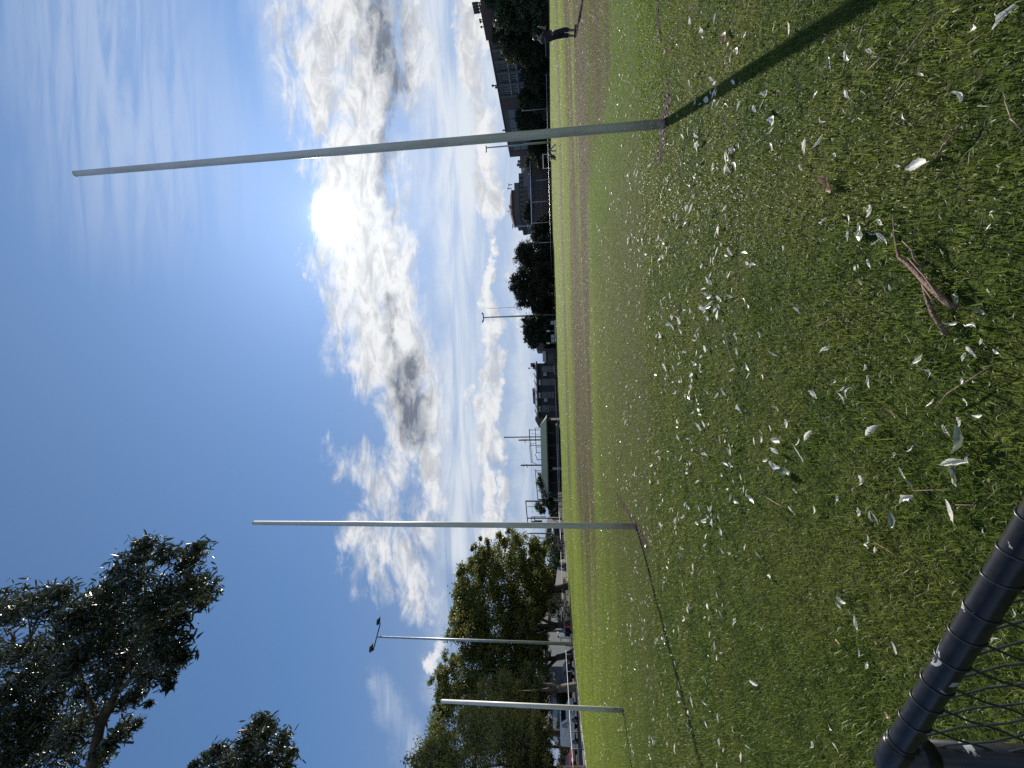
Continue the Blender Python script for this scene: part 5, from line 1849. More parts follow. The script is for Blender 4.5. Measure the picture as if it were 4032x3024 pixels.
def put_leaf(u, v, px, ang=None, kind=0, var=None, label=None, lift=None):
    """fallen leaf at photo pixel (u,v), px long in the photo, lying along photo angle ang (degrees)"""
    p = G(u, v)
    c = depth(p)
    if ang is None:
        ang = lrng.uniform(0, 180)
    d = Vector((math.cos(R(ang)), math.sin(R(ang))))
    q = G(u + d.x * px * .5, v + d.y * px * .5)
    q2 = G(u - d.x * px * .5, v - d.y * px * .5)
    w = q - q2
    L = min(w.length, px * c / FPX * 1.7)
    o = link(bpy.data.objects.new('fallen_leaf', LV[lrng.randrange(len(LV)) if var is None else var][kind]))
    s = L * 0.95
    o.scale = (s, s * lrng.uniform(.7, 1.25), s * lrng.uniform(.5, 1.5))
    rx = lrng.gauss(0, .32)
    o.rotation_euler = (rx, lrng.gauss(-.05, .2), math.atan2(w.y, w.x) + (math.pi if lrng.random() < .5 else 0))
    o.location = (p.x, p.y, (.026 if lift is None else lift) + abs(math.sin(rx)) * s * .1)
    tag(o, label or 'small sheen-whitened leaf lying among many others scattered on the grass', 'leaf', LG)
    NLEAF[0] += 1
    return o


def ZA(x, y):
    return 2600 + .6474 * x, .6474 * y


def ZB(x, y):
    return 2600 + .6474 * x, 1000 + .6474 * y


def ZC(x, y):
    return 3300 + .678 * x, 1900 + .678 * y


BIG = [  # (map, x, y, length, angle, kind, variant, label)
    (ZA, 1610, 1005, 175, 165, 0, 8, 'largest sheen-whitened triangular leaf, curled up beside thin twigs in the right foreground'),
    (ZA, 2150, 100, 215, 125, 0, 7, 'long white strip of bark in the lower right corner of the upright photo'),
    (ZA, 915, 890, 105, 85, 0, 4, 'curled pale leaf with a dark hollow, right one of the bent pair'),
    (ZA, 985, 865, 115, 125, 0, 2, 'curled grey-white leaf leaning against a bent pale neighbour'),
    (ZA, 640, 640, 95, 110, 0, 1, 'thin pale leaf standing up in the spiky cluster beside the long post shadow'),
    (ZA, 600, 655, 45, 60, 0, 5, 'short pale leaf at the foot of the spiky cluster beside the post shadow'),
    (ZA, 655, 580, 55, 20, 0, 6, 'white leaf scrap on top of the spiky cluster beside the post shadow'),
    (ZA, 668, 685, 85, 80, 1, 0, 'dull grey-green leaf under the spiky white cluster near the post shadow'),
    (ZA, 812, 175, 115, 88, 0, 1, 'slender bright white leaf right of the long post shadow, the longer of two'),
    (ZA, 718, 155, 72, 100, 0, 0, 'slender white leaf right of the post shadow, the shorter of two'),
    (ZA, 975, 572, 62, 120, 0, 6, 'rounded white leaf scrap alone between the post shadow and the bark branch'),
    (ZA, 1065, 375, 85, 80, 1, 5, 'dull olive leaf lying flat close to the long post shadow'),
    (ZA, 1170, 1340, 90, 65, 0, 3, 'curled white leaf above the bark branch, arching over'),
    (ZA, 1255, 1420, 105, 10, 1, 8, 'broad dark green leaf lying beside the upper end of the bark branch'),
    (ZA, 1370, 1350, 65, 30, 0, 4, 'white leaf at the very tip of the bark branch'),
    (ZA, 1392, 1450, 105, 60, 0, 2, 'large bright leaf lying against the bark branch near its tip'),
    (ZA, 1345, 1462, 70, 130, 0, 1, 'thin white leaf beside the bark branch tip'),
    (ZA, 1310, 1600, 65, 70, 0, 5, 'pale leaf scrap left of the bark branch by a dull leaf'),
    (ZA, 1060, 1110, 130, 45, 2, 6, 'reddish-brown curl of bark on the grass above the bark branch'),
    (ZA, 2085, 1290, 100, 150, 0, 3, 'twisted pale leaf near the right end of the foreground shadow'),
    (ZA, 2055, 1375, 80, 140, 0, 0, 'pale curved leaf touching a twisted one in the foreground shadow'),
    (ZA, 1960, 175, 85, 150, 0, 7, 'ragged white scrap near the white bark strip'),
    (ZB, 1612, 637, 120, 140, 0, 4, 'folded whitish leaf standing up beside small fragments, centre foreground'),
    (ZB, 1652, 730, 85, 50, 0, 3, 'thin bent white leaf below a folded whitish one, centre foreground'),
    (ZB, 1850, 282, 115, 95, 1, 2, 'grey-green leaf next to the lower end of the bark branch'),
    (ZB, 1812, 414, 105, 175, 0, 0, 'bright cream leaf at the lower end of the bark branch'),
    (ZB, 1985, 340, 115, 20, 1, 4, 'dark green leaf beyond the lower end of the bark branch'),
    (ZB, 1945, 445, 130, 5, 1, 0, 'broad dark leaf beside the cream leaf at the branch end'),
    (ZB, 1955, 592, 100, 60, 0, 4, 'white leaf in a three-part cluster at the right end of the long thin stick'),
    (ZB, 1902, 625, 62, 90, 0, 5, 'small rounded leaf of the cluster near the long thin stick'),
    (ZB, 1125, 872, 95, 55, 0, 1, 'straight white leaf forming the left arm of a V in the middle foreground'),
    (ZB, 1190, 842, 90, 110, 0, 3, 'bent white leaf forming the right arm of a V in the middle foreground'),
    (ZB, 1132, 820, 55, 140, 0, 0, 'short white leaf at the open end of the V in the middle foreground'),
    (ZB, 960, 852, 65, 60, 0, 7, 'white crumpled scrap alone above the V of leaves'),
    (ZB, 1440, 970, 85, 45, 2, 6, 'light tan crumpled leaf in the middle foreground'),
    (ZB, 1332, 1070, 95, 130, 0, 8, 'greyish oval leaf with a dark hollow in the middle foreground'),
    (ZB, 945, 1095, 95, 130, 0, 2, 'pale leaf with a turned edge left of the grassy middle'),
    (ZB, 735, 1140, 72, 20, 0, 8, 'upper one of two broad white leaves lying side by side'),
    (ZB, 735, 1195, 78, 10, 0, 4, 'lower one of two broad white leaves lying side by side'),
    (ZB, 872, 1205, 160, 70, 0, 1, 'long narrow white curved leaf below the two broad white ones'),
    (ZB, 795, 1340, 105, 15, 1, 2, 'smooth pale green leaf lying flat in the left middle'),
    (ZB, 1445, 1612, 125, 85, 1, 8, 'broad dull green leaf standing on edge, left foreground'),
    (ZB, 1545, 1490, 100, 150, 0, 7, 'square white scrap with a tan lower edge, left foreground'),
    (ZB, 1338, 1600, 110, 70, 0, 1, 'long thin cream leaf with a stalk, left foreground'),
    (ZB, 1518, 1330, 100, 60, 0, 0, 'white leaf with a dark neighbour, left foreground'),
    (ZB, 1562, 1400, 90, 60, 1, 5, 'grey-green leaf just under a white one, left foreground'),
    (ZB, 1862, 1272, 195, 175, 0, 2, 'very large pale green-white leaf lying across the near foreground'),
    (ZB, 1848, 1345, 155, 85, 1, 4, 'large grey-green leaf with a bright edge, near foreground'),
    (ZB, 1875, 1130, 210, 110, 1, 5, 'very large dark green leaf in shade, near foreground'),
    (ZB, 1792, 1070, 85, 60, 0, 7, 'white ragged leaf cluster piece above the large dark green leaf'),
    (ZB, 1862, 1028, 85, 70, 0, 6, 'white ragged scrap on a thin twig by the large dark green leaf'),
    (ZB, 1982, 980, 72, 175, 0, 6, 'flat white scrap near the photo bottom edge'),
    (ZB, 1555, 1180, 78, 150, 0, 3, 'small twisted white leaf in the left middle foreground'),
    (ZB, 1812, 1555, 210, 60, 0, 4, 'very large twisted pale leaf near the black fence rail'),
    (ZC, 238, 200, 95, 70, 0, 1, 'slim cream leaf right of the broad dull green leaf'),
    (ZC, 205, 370, 62, 30, 0, 6, 'two-pronged white scrap near the fence rail'),
    (ZC, 142, 812, 118, 75, 0, 2, 'bright pale leaf pointing at the fence rail, left foreground'),
    (ZC, 38, 720, 52, 60, 0, 7, 'white scrap beside the bright pale leaf, left foreground'),
    (ZC, 370, 960, 98, 70, 0, 8, 'creased white oval leaf with a stalk close to the fence rail'),
    (ZC, 32, 920, 62, 30, 2, 5, 'tan curled leaf at the left foreground'),
    (ZC, 350, 1290, 55, 70, 2, 6, 'tan leaf scrap next to the rail cap, the upper one'),
    (ZC, 325, 1350, 55, 40, 2, 7, 'tan leaf scrap next to the rail cap, the lower one'),
    (ZC, 20, 1545, 95, 60, 0, 0, 'forked white leaf in the lower left corner of the upright photo'),
    (ZC, 790, 1380, 65, 60, 0, 7, 'white leaf scrap seen through the chain-link mesh'),
]
for (mp_, x, y, L, a, kd, vr, lab) in BIG:
    u, v = mp_(x, y)
    put_leaf(u, v, L * .6, a, kd, vr, lab)
SMALL_A = [(540, 205, 60), (270, 190, 60), (280, 205, 45), (430, 275, 40), (485, 315, 45), (285, 380, 35), (70, 300, 50), (40, 315, 35), (115, 285, 30), (510, 495, 42), (300, 610, 45), (415, 650, 50), (1180, 570, 80), (700, 745, 62), (685, 790, 60), (535, 800, 42), (180, 800, 70), (155, 825, 50), (95, 860, 30), (250, 870, 50),
           (705, 890, 60), (435, 950, 42), (470, 1010, 50), (235, 1060, 40), (195, 1125, 40), (55, 1090, 30), (1310, 315, 50), (1630, 450, 62), (1840, 590, 120), (1530, 705, 70), (885, 1015, 40), (480, 1190, 40), (415, 1320, 60), (360, 1420, 50), (350, 1500, 40), (1180, 1430, 60), (1310, 1280, 90), (775, 1510, 40), (930, 1545, 60),
           (585, 1610, 50), (1090, 940, 40), (1490, 1005, 40), (2100, 70, 42), (2110, 1040, 30), (405, 240, 90), (125, 1165, 30), (20, 1225, 30), (15, 1345, 30), (70, 1335, 30), (35, 1480, 30), (50, 1500, 30), (30, 1560, 40), (265, 1610, 30), (180, 1470, 25), (235, 1470, 28), (255, 1410, 28)]
SMALL_B = [(320, 160, 60), (312, 240, 62), (300, 310, 90), (285, 330, 60), (350, 40, 80), (270, 70, 40), (370, 370, 45), (400, 400, 35), (302, 390, 50), (525, 290, 60), (560, 315, 40), (580, 65, 50), (430, 325, 36), (220, 380, 36), (860, 345, 60), (700, 330, 25), (625, 490, 45), (480, 505, 50), (295, 575, 50), (170, 595, 40), (710, 600, 60),
           (1040, 580, 80), (1240, 75, 45), (1220, 85, 50), (1310, 50, 60), (1440, 200, 62), (1280, 690, 50), (1855, 525, 50), (1975, 610, 62), (2000, 530, 50), (2100, 590, 60), (1880, 770, 50), (1955, 770, 40), (2055, 790, 30), (670, 960, 42), (730, 940, 50), (490, 930, 42), (250, 950, 45), (265, 980, 45), (280, 1030, 50), (245, 1040, 45), (255, 1060, 50),
           (300, 835, 45), (365, 860, 50), (555, 680, 60), (650, 750, 52), (560, 745, 40), (576, 748, 36), (230, 665, 50), (210, 740, 50), (255, 690, 45), (95, 720, 50), (640, 1130, 60), (665, 1250, 50), (725, 1280, 62), (850, 1440, 52), (1105, 1485, 50), (970, 1560, 62), (550, 1455, 60), (575, 1490, 70), (485, 1510, 40), (492, 1565, 60), (310, 1545, 50), (310, 1600, 45),
           (375, 1610, 40), (830, 1560, 80), (1470, 1222, 50), (1910, 900, 60), (1690, 905, 70), (1940, 1250, 80), (1840, 1390, 60), (1870, 1022, 50), (120, 1025, 30), (105, 990, 30), (290, 1220, 45), (275, 1250, 45), (450, 1280, 40), (395, 1345, 30), (140, 1240, 45), (240, 1640, 40), (190, 1540, 40), (120, 1590, 50), (1760, 480, 40), (105, 345, 60), (130, 400, 70), (80, 440, 60), (140, 470, 45), (20, 20, 60), (15, 380, 50), (15, 490, 60), (130, 625, 50), (40, 590, 40), (40, 690, 50), (50, 770, 40), (140, 765, 40), (20, 840, 30)]
SMALL_C = [(25, 85, 50), (445, 95, 62), (155, 990, 62), (200, 1062, 45), (210, 280, 70), (100, 760, 30), (900, 290, 60), (250, 930, 40), (650, 1530, 40), (1060, 760, 60), (970, 925, 50)]
zone_words = [('near the right goal post and its shadow', ZA, SMALL_A), ('in the middle of the foreground', ZB, SMALL_B), ('close to the black fence rail', ZC, SMALL_C)]
for words, mp_, lst in zone_words:
    for (x, y, L) in lst:
        u, v = mp_(x, y)
        put_leaf(u, v, L * .58 * lrng.uniform(.85, 1.1), lrng.gauss(80, 38), 2 if lrng.random() < .06 else 0, None, 'small sheen-whitened leaf on the grass ' + words)
# more in the middle distance, thick round the goal line, in the order they show largest
cl = [(lrng.uniform(2460, 2900), lrng.uniform(550, 2950)) for _ in range(46)]
while NLEAF[0] < 298:
    if lrng.random() < .35:
        c_ = lrng.choice(cl)
        u, v = lrng.gauss(c_[0], 9), lrng.gauss(c_[1], 34)
    else:
        u, v = lrng.uniform(2460, 3500), lrng.uniform(20, 3000)
    if not (2390 < u < 3520 and 0 < v < 3020) or (v < 480 and u < 2600 and lrng.random() < .6):
        continue
    put_leaf(u, v, lrng.uniform(11, 27) * (0.75 + (u - 2390) / 900), lrng.gauss(85, 30), 0, None, 'small sheen-whitened leaf on the grass around the goal posts')

# the rest far out: too many and too small to tell apart
V, Fq = [], []
rg = np.random.default_rng(41)
cl2 = [(2280 + 640 * lrng.betavariate(1.4, 2.4), lrng.uniform(350, 3000)) for _ in range(190)]
for i in range(1250):
    if rg.random() < .5:
        c_ = cl2[rg.integers(len(cl2))]
        u, v = c_[0] + rg.normal() * 6, c_[1] + rg.normal() * 26
    else:
        u, v = 2270 + 780 * rg.beta(1.2, 1.9), 3080 * rg.random() - 30
        if v < 560 and rg.random() < .55:
            continue
        if v > 1850 and u < 2330 and rg.random() < .5:
            continue
    p = G(u, v)
    if not (3.0 < p.y < 40):
        continue
    L = rg.uniform(.035, .095) * (1 + p.y * .006)
    vv, ff = LV[rg.integers(len(specs))][0].vertices, None
    a = rg.uniform(0, 2 * math.pi)
    e = Euler((rg.normal() * .5, rg.normal() * .25, a)).to_matrix()
    W = L * rg.uniform(.22, .42)
    q = [Vector((-L / 2, 0, 0)), Vector((-L * .1, -W / 2, W * .2)), Vector((-L * .05, 0, -.002)), Vector((-L * .1, W / 2, W * .2)), Vector((L / 2, 0, 0))]
    k = len(V)
    V += [tuple(e @ x + Vector((p.x, p.y, .03))) for x in q]
    Fq += [(k, k + 1, k + 2), (k, k + 2, k + 3), (k + 1, k + 4, k + 2), (k + 2, k + 4, k + 3)]
# litter drifted against the fences
for i in range(2600):
    v = rg.uniform(1900, 3060) if rg.random() < .85 else rg.uniform(1000, 1400)
    p = outward(edge_at(v), rg.normal() * .16 - .05)
    L = rg.uniform(.06, .13)
    e = Euler((rg.normal() * .5, rg.normal() * .3, rg.uniform(0, 6.28))).to_matrix()
    W = L * rg.uniform(.25, .45)
    q = [Vector((-L / 2, 0, 0)), Vector((-L * .1, -W / 2, W * .2)), Vector((-L * .05, 0, -.002)), Vector((-L * .1, W / 2, W * .2)), Vector((L / 2, 0, 0))]
    k = len(V)
    V += [tuple(e @ x + Vector((p.x, p.y, .04))) for x in q]
    Fq += [(k, k + 1, k + 2), (k, k + 2, k + 3), (k + 1, k + 4, k + 2), (k + 2, k + 4, k + 3)]
me = bpy.data.meshes.new('leaf_litter')
me.from_pydata(V, [], Fq)
me.materials.append(ML_pale)
o = link(bpy.data.objects.new('leaf_litter', me))
o['kind'] = 'stuff'
o['label'] = 'countless tiny pale leaves strewn over the far grass and along the fence'

# branch of peeling bark, twigs and sticks
M_branch = mat('peeling_branch_bark', (0.23, 0.13, 0.085), (0.11, 0.062, 0.045), rough=.8, scale=18, bump=.8, bscale=50, stretch=(1, 1, 1))
M_twig = mat('twig_bark', (0.24, 0.15, 0.095), (0.14, 0.085, 0.06), rough=.7, scale=30)


def gpts(mp_, pts, z=.03):
    return [G(*mp_(x, y), z) for x, y in pts]


bb = gpts(ZB, [(1440, -30), (1450, 20), (1500, 55), (1560, 115), (1640, 200), (1740, 295), (1800, 330)], .035)
br = thing('branch', bb[3], 'broken branch with peeling red-brown bark and a forked end lying in the foreground', 'branch')
m = MB(); m.tube(bb, [.004, .006, .008, .010, .011, .0105, .006], 10); build('stem', m, M_branch, br, True)
b2 = gpts(ZB, [(1530, 90), (1590, 150), (1620, 270), (1660, 370), (1740, 485)], .032)
m = MB(); m.tube(b2, [.005, .006, .006, .008, .009], 9); build('side_stem', m, M_branch, br, True)
b3 = gpts(ZA, [(1440, 1520), (1425, 1430), (1415, 1320)], .03)
m = MB(); m.tube([bb[1]] + b3, [.006, .005, .004, .002], 8); build('tip', m, M_branch, br, True)
b4 = gpts(ZA, [(1470, 1465), (1530, 1520), (1540, 1570), (1600, 1640)], .05)
m = MB(); m.tube(b4, [.0015, .003, .003, .0015], 7); build('peeling_strip', m, M_twig, br, True)
b5 = gpts(ZB, [(1500, 20), (1600, 130), (1680, 240), (1720, 290)], .055)
m = MB(); m.tube(b5, [.0015, .003, .003, .0015], 7); build('peeling_strip', m, M_twig, br, True)
b6 = gpts(ZB, [(1590, 190), (1640, 260), (1690, 330)], .045)
m = MB(); m.tube(b6, [.0015, .0025, .001], 7); build('peeling_strip', m, M_twig, br, True)
TW = 'twigs and sticks lying on the grass'
for mp_, pts, rad, lab in [
    (ZA, [(1690, 60), (1590, 190), (1510, 320), (1420, 440)], .004, 'long thin brown twig at the right, pointing towards the post shadow'),
    (ZA, [(1250, 445), (1262, 380), (1282, 300)], .004, 'short reddish twig of a crossed pair near the post shadow, left one'),
    (ZA, [(1258, 430), (1330, 370), (1400, 298)], .005, 'short brown twig of a crossed pair near the post shadow, right one'),
    (ZA, [(1680, 965), (1745, 875), (1835, 755)], .005, 'dark brown twig touching the large triangular leaf'),
    (ZA, [(1690, 960), (1770, 790)], .004, 'thinner dark twig beside the large triangular leaf'),
    (ZA, [(2100, 610), (2160, 715), (2230, 830)], .004, 'thin pale brown twig near the right bottom corner'),
    (ZA, [(1925, 1420), (1950, 1350), (1968, 1280)], .003, 'short thin twig in the shaded foreground'),
    (ZB, [(1665, 940), (1760, 850), (1870, 780), (2035, 675)], .0045, 'long straight light-brown stick in the centre foreground'),
    (ZB, [(640, 1480), (720, 1520), (795, 1566)], .005, 'short brown stick in the left middle distance'),
    (ZB, [(975, 437), (1040, 400), (1112, 345)], .003, 'thin pale twig in the middle of the grass'),
    (ZB, [(752, 575), (765, 465)], .003, 'short tan stem standing across the grass'),
    (ZB, [(395, 460), (425, 600), (460, 680), (495, 735)], .004, 'dark curved twig in the middle distance'),
    (ZB, [(1530, 1440), (1680, 1436), (1830, 1440)], .003, 'straight pale green stem lying in the left foreground'),
    (ZC, [(215, 345), (290, 400), (360, 445)], .003, 'thin brown twig left of the fence rail'),
    (ZC, [(690, 130), (820, 132)], .005, 'short reddish stick next to the large twisted leaf by the rail')]:
    pp = gpts(mp_, pts, .03)
    pp = [p + Vector((0, 0, lrng.uniform(-.006, .012))) for p in pp]
    r = thing('twig', pp[0], lab, 'twig', TW)
    rad *= .6
    m = MB(); m.tube(pp, [rad * .6] + [rad] * (len(pp) - 2) + [rad * .4], 7)
    build('stem', m, M_twig, r, True)
    m = MB(); e = pp[len(pp) // 2]; m.tube([e, e + Vector((lrng.uniform(-.04, .04), lrng.uniform(-.03, .03), .012))], [rad * .6, rad * .3], 6)
    build('side_shoot', m, M_twig, r, True)
LUM_K = 0.30; LUM_G = 1.33; CLOUD_GAIN = 0.76; SUN_E = 5.0; EXPO = 0.45; DENOISE = False
# ------------------------------------------------------------------ sky, sun, camera
SUN_S, SUN_T = 0.47, 0.587
sd = Vector((SUN_S, 1.0, SUN_T)).normalized()
SUN_EL = math.asin(sd.z)
SUN_AZ = math.atan2(sd.x, sd.y)

w = bpy.data.worlds.new('World')
SC.world = w
w.use_nodes = True
nt = w.node_tree
bg = nt.nodes['Background']
sky = nd(nt, 'ShaderNodeTexSky')
sky.sky_type = 'NISHITA'
sky.sun_disc = False
sky.sun_elevation = SUN_EL
sky.sun_rotation = SUN_AZ
sky.altitude = 50
sky.air_density = 1.0
sky.dust_density = 0.6
sky.ozone_density = 2.0
tc = nd(nt, 'ShaderNodeTexCoord')
D = tc.outputs['Generated']
sx = nd(nt, 'ShaderNodeSeparateXYZ')
nt.links.new(D, sx.inputs[0])
dx, dy, dz = sx.outputs
dyc = mth(nt, 'MAXIMUM', dy, 0.06)
S_ = mth(nt, 'DIVIDE', dx, dyc)
T_ = mth(nt, 'DIVIDE', dz, dyc)
cv = nd(nt, 'ShaderNodeCombineXYZ')
nt.links.new(S_, cv.inputs[0])
nt.links.new(T_, cv.inputs[1])
P0 = cv.outputs[0]


def vop(op, a, b=None, scale=None):
    n = nt.nodes.new('ShaderNodeVectorMath')
    n.operation = op
    for i, x in enumerate((a, b)):
        if x is None:
            continue
        if isinstance(x, (tuple, list, Vector)):
            n.inputs[i].default_value = tuple(x)
        else:
            nt.links.new(x, n.inputs[i])
    if scale is not None:
        if isinstance(scale, (int, float)):
            n.inputs['Scale'].default_value = scale
        else:
            nt.links.new(scale, n.inputs['Scale'])
    return n.outputs['Value'] if op in ('LENGTH', 'DOT_PRODUCT') else n.outputs[0]


def st(u, v):
    """photo pixel (2212-wide preview scale) -> (x/y, z/y) of the sky direction"""
    d = ray(u * CW / 2212, v * CW / 2212)
    return Vector((d.x / d.y, d.z / d.y, 0))


# warp so that the cloud banks get ragged edges
wn = nd(nt, 'ShaderNodeTexNoise')
wn.inputs['Scale'].default_value = 5.5
wn.inputs['Detail'].default_value = 9
wn.inputs['Roughness'].default_value = 0.68
nt.links.new(P0, wn.inputs['Vector'])
PW = vop('ADD', P0, vop('SCALE', vop('SUBTRACT', wn.outputs['Color'], (0.5, 0.5, 0.5)), scale=0.17))


def capsule(p, a, b, r, amp, hard=0.25):
    """soft bank of cloud round the segment a-b (photo preview pixels), radius r px"""
    A, B = st(*a), st(*b)
    ba = B - A
    pa = vop('SUBTRACT', p, A)
    h = mth(nt, 'MULTIPLY', vop('DOT_PRODUCT', pa, ba), 1.0 / max(ba.length_squared, 1e-6), clamp=True)
    d = vop('LENGTH', vop('SUBTRACT', pa, vop('SCALE', tuple(ba), scale=h)))
    n = nt.nodes.new('ShaderNodeMapRange')
    n.interpolation_type = 'SMOOTHSTEP'
    nt.links.new(d, n.inputs[0])
    rr = r / 860.0
    n.inputs[1].default_value = rr * 1.45
    n.inputs[2].default_value = rr * hard
    n.inputs[3].default_value = 0
    n.inputs[4].default_value = amp
    return n.outputs[0]


def union(lst):
    o = lst[0]
    for x in lst[1:]:
        o = mth(nt, 'MAXIMUM', o, x)
    return o


banks = union([capsule(PW, *c) for c in [
    ((700, -260), (745, -40), 185, 1.0), ((735, -40), (770, 180), 175, 1.0), ((765, 170), (775, 360), 120, 1.0),
    ((772, 350), (780, 560), 128, 1.0), ((782, 560), (838, 770), 122, 1.0), ((858, 760), (905, 930), 84, 1.0),
    ((915, 930), (935, 1080), 40, .85), ((780, 800), (800, 830), 28, .6),
    ((745, 980), (800, 1030), 62, .62), ((840, 1040), (890, 1110), 95, .64), ((775, 1180), (840, 1260), 78, .66), ((845, 1180), (905, 1290), 74, .62),
    ((900, 1320), (925, 1345), 16, .6), ((638, 550), (650, 560), 10, .40), ((660, 595), (672, 605), 11, .5),
    ((1000, -200), (1035, 60), 46, .9), ((1010, 60), (1040, 250), 34, .8), ((1045, 250), (1058, 480), 24, .95), ((1058, 470), (1062, 660), 15, .95),
    ((1062, 650), (1075, 820), 20, .95), ((1020, 840), (1022, 880), 14, .75), ((1060, 820), (1068, 960), 26, .95), ((1052, 960), (1056, 1160), 17, .95), ((1082, 960), (1086, 1200), 16, .85),
    ((1096, 672), (1108, 695), 9, .9), ((1104, 712), (1110, 722), 6, .8), ((1118, 560), (1112, 600), 9, .7), ((945, 1405), (935, 1440), 20, 1.0), ((1140, 770), (1150, 960), 8, .55), ((1125, 440), (1128, 520), 14, .5),
    ((965, 1075), (962, 1090), 10, .6),
]])
# streaky texture follows the bank (falling to the left of the picture)
mp = nd(nt, 'ShaderNodeMapping')
mp.inputs['Rotation'].default_value = (0, 0, R(-18))
mp.inputs['Scale'].default_value = (3.2, 7.5, 1)
nt.links.new(P0, mp.inputs[0])
nA = noise(nt, mp.outputs[0], 1.9, 12, 0.66, 0.7)
nB = noise(nt, mp.outputs[0], 0.8, 5, 0.55)
dens = mth(nt, 'ADD', mth(nt, 'MULTIPLY', banks, 0.80), mth(nt, 'MULTIPLY', mth(nt, 'SUBTRACT', nA, 0.5), 2.1))
alpha = mth(nt, 'MULTIPLY', sstep(nt, dens, 0.12, 0.80), sstep(nt, banks, 0.03, 0.3))
# thin high veil between the banks, long flat streaks
mp2 = nd(nt, 'ShaderNodeMapping')
mp2.inputs['Rotation'].default_value = (0, 0, R(-3))
mp2.inputs['Scale'].default_value = (1.3, 11, 1)
nt.links.new(P0, mp2.inputs[0])
nV = noise(nt, mp2.outputs[0], 1.5, 7, 0.6, 0.6)
veil_zone = union([capsule(PW, *c) for c in [
    ((960, -200), (990, 420), 95, 1.0, 0.3), ((985, 400), (1010, 1180), 72, 1.0, 0.1), ((1090, -100), (1120, 420), 60, 1.0, 0.3), ((1120, 300), (1140, 1250), 40, .75, 0.1),
    ((820, 1480), (880, 1640), 38, .55, 0.1), ((100, -300), (300, 300), 300, .34, 0.0), ((560, -100), (640, 200), 90, .35, 0.1), ((960, 1180), (960, 1500), 50, .35, 0.1)]])
veil = mth(nt, 'MULTIPLY', veil_zone, mth(nt, 'ADD', mth(nt, 'MULTIPLY', sstep(nt, nV, 0.32, 0.62), 0.78), 0.16))
front = sstep(nt, dy, 0.05, 0.2)
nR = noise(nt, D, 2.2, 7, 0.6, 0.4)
rear = mth(nt, 'MULTIPLY', mth(nt, 'MULTIPLY', sstep(nt, nR, 0.42, 0.62), sstep(nt, mth(nt, 'MULTIPLY', dy, -1.0), 0.1, 0.5)), 0.75)  # unseen cloud behind the camera, added as neutral fill light
alpha = mth(nt, 'MULTIPLY', alpha, front)
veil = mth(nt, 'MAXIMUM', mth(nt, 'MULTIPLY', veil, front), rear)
# grey thick cores
cores = union([capsule(PW, *c) for c in [
    ((790, -200), (830, 90), 60, .9, 0.0), ((810, 60), (850, 240), 40, 1.0, 0.0), ((845, 200), (850, 370), 26, .85, 0.0), ((840, 400), (860, 470), 18, .45, 0), ((830, 640), (850, 780), 20, .7, 0), ((870, 800), (900, 930), 46, 1.0, 0.0),
    ((905, 620), (915, 640), 10, .2, 0), ((740, 60), (790, 200), 30, .3, 0)]])
nC = noise(nt, mp.outputs[0], 3.2, 8, 0.66, 0.6)
shade = mth(nt, 'ADD', mth(nt, 'MULTIPLY', cores, 0.80), mth(nt, 'MULTIPLY', mth(nt, 'SUBTRACT', sstep(nt, nC, 0.36, 0.66), 0.25), 0.58), clamp=True)
cloudc = mixc(nt, shade, (0.78, 0.79, 0.81), (0.13, 0.155, 0.21))

# sun: bright cloud round it and a pale aureole
sunv = vop('DOT_PRODUCT', D, tuple(Vector((0.455, 1.0, 0.583)).normalized()))
ang = mth(nt, 'ARCCOSINE', mth(nt, 'MINIMUM', sunv, 0.99999))


def gauss(sig, amp):
    q = mth(nt, 'DIVIDE', ang, R(sig))
    return mth(nt, 'MULTIPLY', mth(nt, 'EXPONENT', mth(nt, 'MULTIPLY', mth(nt, 'MULTIPLY', q, q), -1.0)), amp)


SKY_K = 0.10
# the clear sky: Nishita brightness, its glare round the sun rolled off, tinted from deep blue overhead to pale lavender low down
lum = vop('DOT_PRODUCT', sky.outputs[0], (0.25, 0.55, 0.20))
lumc = mth(nt, 'MULTIPLY', mth(nt, 'DIVIDE', lum, mth(nt, 'ADD', 1.0, mth(nt, 'MULTIPLY', lum, LUM_K))), LUM_G)
tint = mixc(nt, sstep(nt, T_, 0.02, 0.75), (0.72, 1.0, 1.52), (0.41, 0.93, 2.02))
tv = vop('SCALE', tint, scale=lumc)
nv = vop('SCALE', vop('SCALE', sky.outputs[0], scale=mth(nt, 'DIVIDE', lumc, lum)), scale=1.0)
skyc = nd(nt, 'ShaderNodeMix')
skyc.data_type = 'VECTOR'
skyc.inputs[0].default_value = 0.85
nt.links.new(nv, skyc.inputs[4])
nt.links.new(tv, skyc.inputs[5])
base = skyc.outputs[1]
inv = 1.0 / SKY_K


def scaled(c):
    n = nd(nt, 'ShaderNodeVectorMath')
    n.operation = 'SCALE'
    nt.links.new(c, n.inputs[0])
    n.inputs['Scale'].default_value = inv * CLOUD_GAIN
    return n.outputs[0]


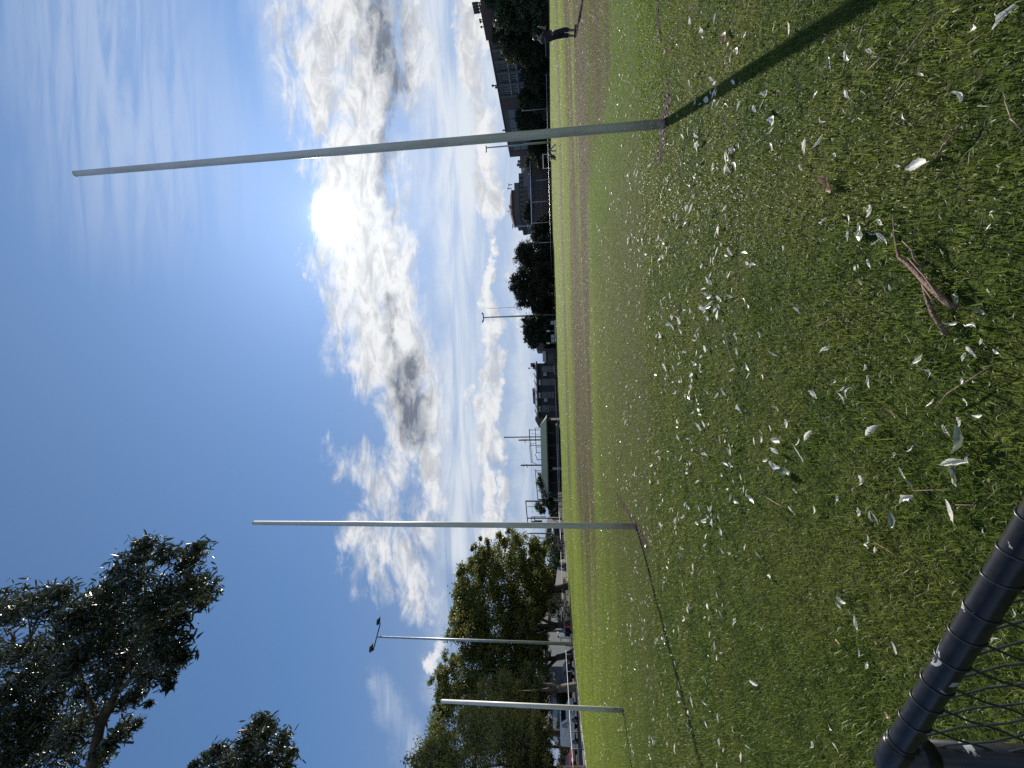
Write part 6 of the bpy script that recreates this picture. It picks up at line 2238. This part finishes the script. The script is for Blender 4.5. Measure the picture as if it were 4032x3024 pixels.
cl = scaled(cloudc)
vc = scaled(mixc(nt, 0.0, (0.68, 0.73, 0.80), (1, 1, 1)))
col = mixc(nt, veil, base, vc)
col = mixc(nt, alpha, col, cl)
glow_w = mth(nt, 'ADD', gauss(34, 0.085), gauss(12, 0.12))
glow_n = mth(nt, 'MULTIPLY', mth(nt, 'ADD', gauss(1.9, 2.6), gauss(4.4, 0.20)), mth(nt, 'ADD', mth(nt, 'MULTIPLY', alpha, 0.9), 0.1))
gl = mth(nt, 'ADD', glow_w, glow_n)
gv = nd(nt, 'ShaderNodeVectorMath')
gv.operation = 'SCALE'
gv.inputs[0].default_value = (0.92 * inv * CLOUD_GAIN, 0.98 * inv * CLOUD_GAIN, 0.95 * inv * CLOUD_GAIN)
nt.links.new(gl, gv.inputs['Scale'])
col = vop('ADD', col, gv.outputs[0])
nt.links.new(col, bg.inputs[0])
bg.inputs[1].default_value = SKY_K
w.cycles.sampling_method = 'MANUAL'
w.cycles.sample_map_resolution = 1024

sl = bpy.data.lights.new('sun', 'SUN')
sl.energy = SUN_E
sl.angle = R(0.5)
sl.color = (1.0, 0.94, 0.84)
so = link(bpy.data.objects.new('sun', sl))
so.rotation_euler = sd.to_track_quat('Z', 'Y').to_euler()

cd = bpy.data.cameras.new('camera')
cd.sensor_fit = 'HORIZONTAL'
cd.sensor_width = 36.0
cd.lens = 36.0 * FPX / CW
cd.clip_start = 0.02
cd.clip_end = 5000
co = link(bpy.data.objects.new('camera', cd))
mx = Matrix((-_UP, _RC, -_F)).transposed()
co.matrix_world = Matrix.Translation(CAM) @ mx.to_4x4()
SC.camera = co

SC.view_settings.view_transform = 'Standard'
SC.view_settings.look = 'None'
SC.view_settings.exposure = EXPO
SC.view_settings.gamma = 1.0
SC.view_settings.use_curve_mapping = False
SC.render.engine = 'CYCLES'
SC.cycles.use_denoising = DENOISE
SC.cycles.max_bounces = 6
SC.cycles.transparent_max_bounces = 6
SC.cycles.use_adaptive_sampling = True
SC.cycles.adaptive_threshold = 0.01
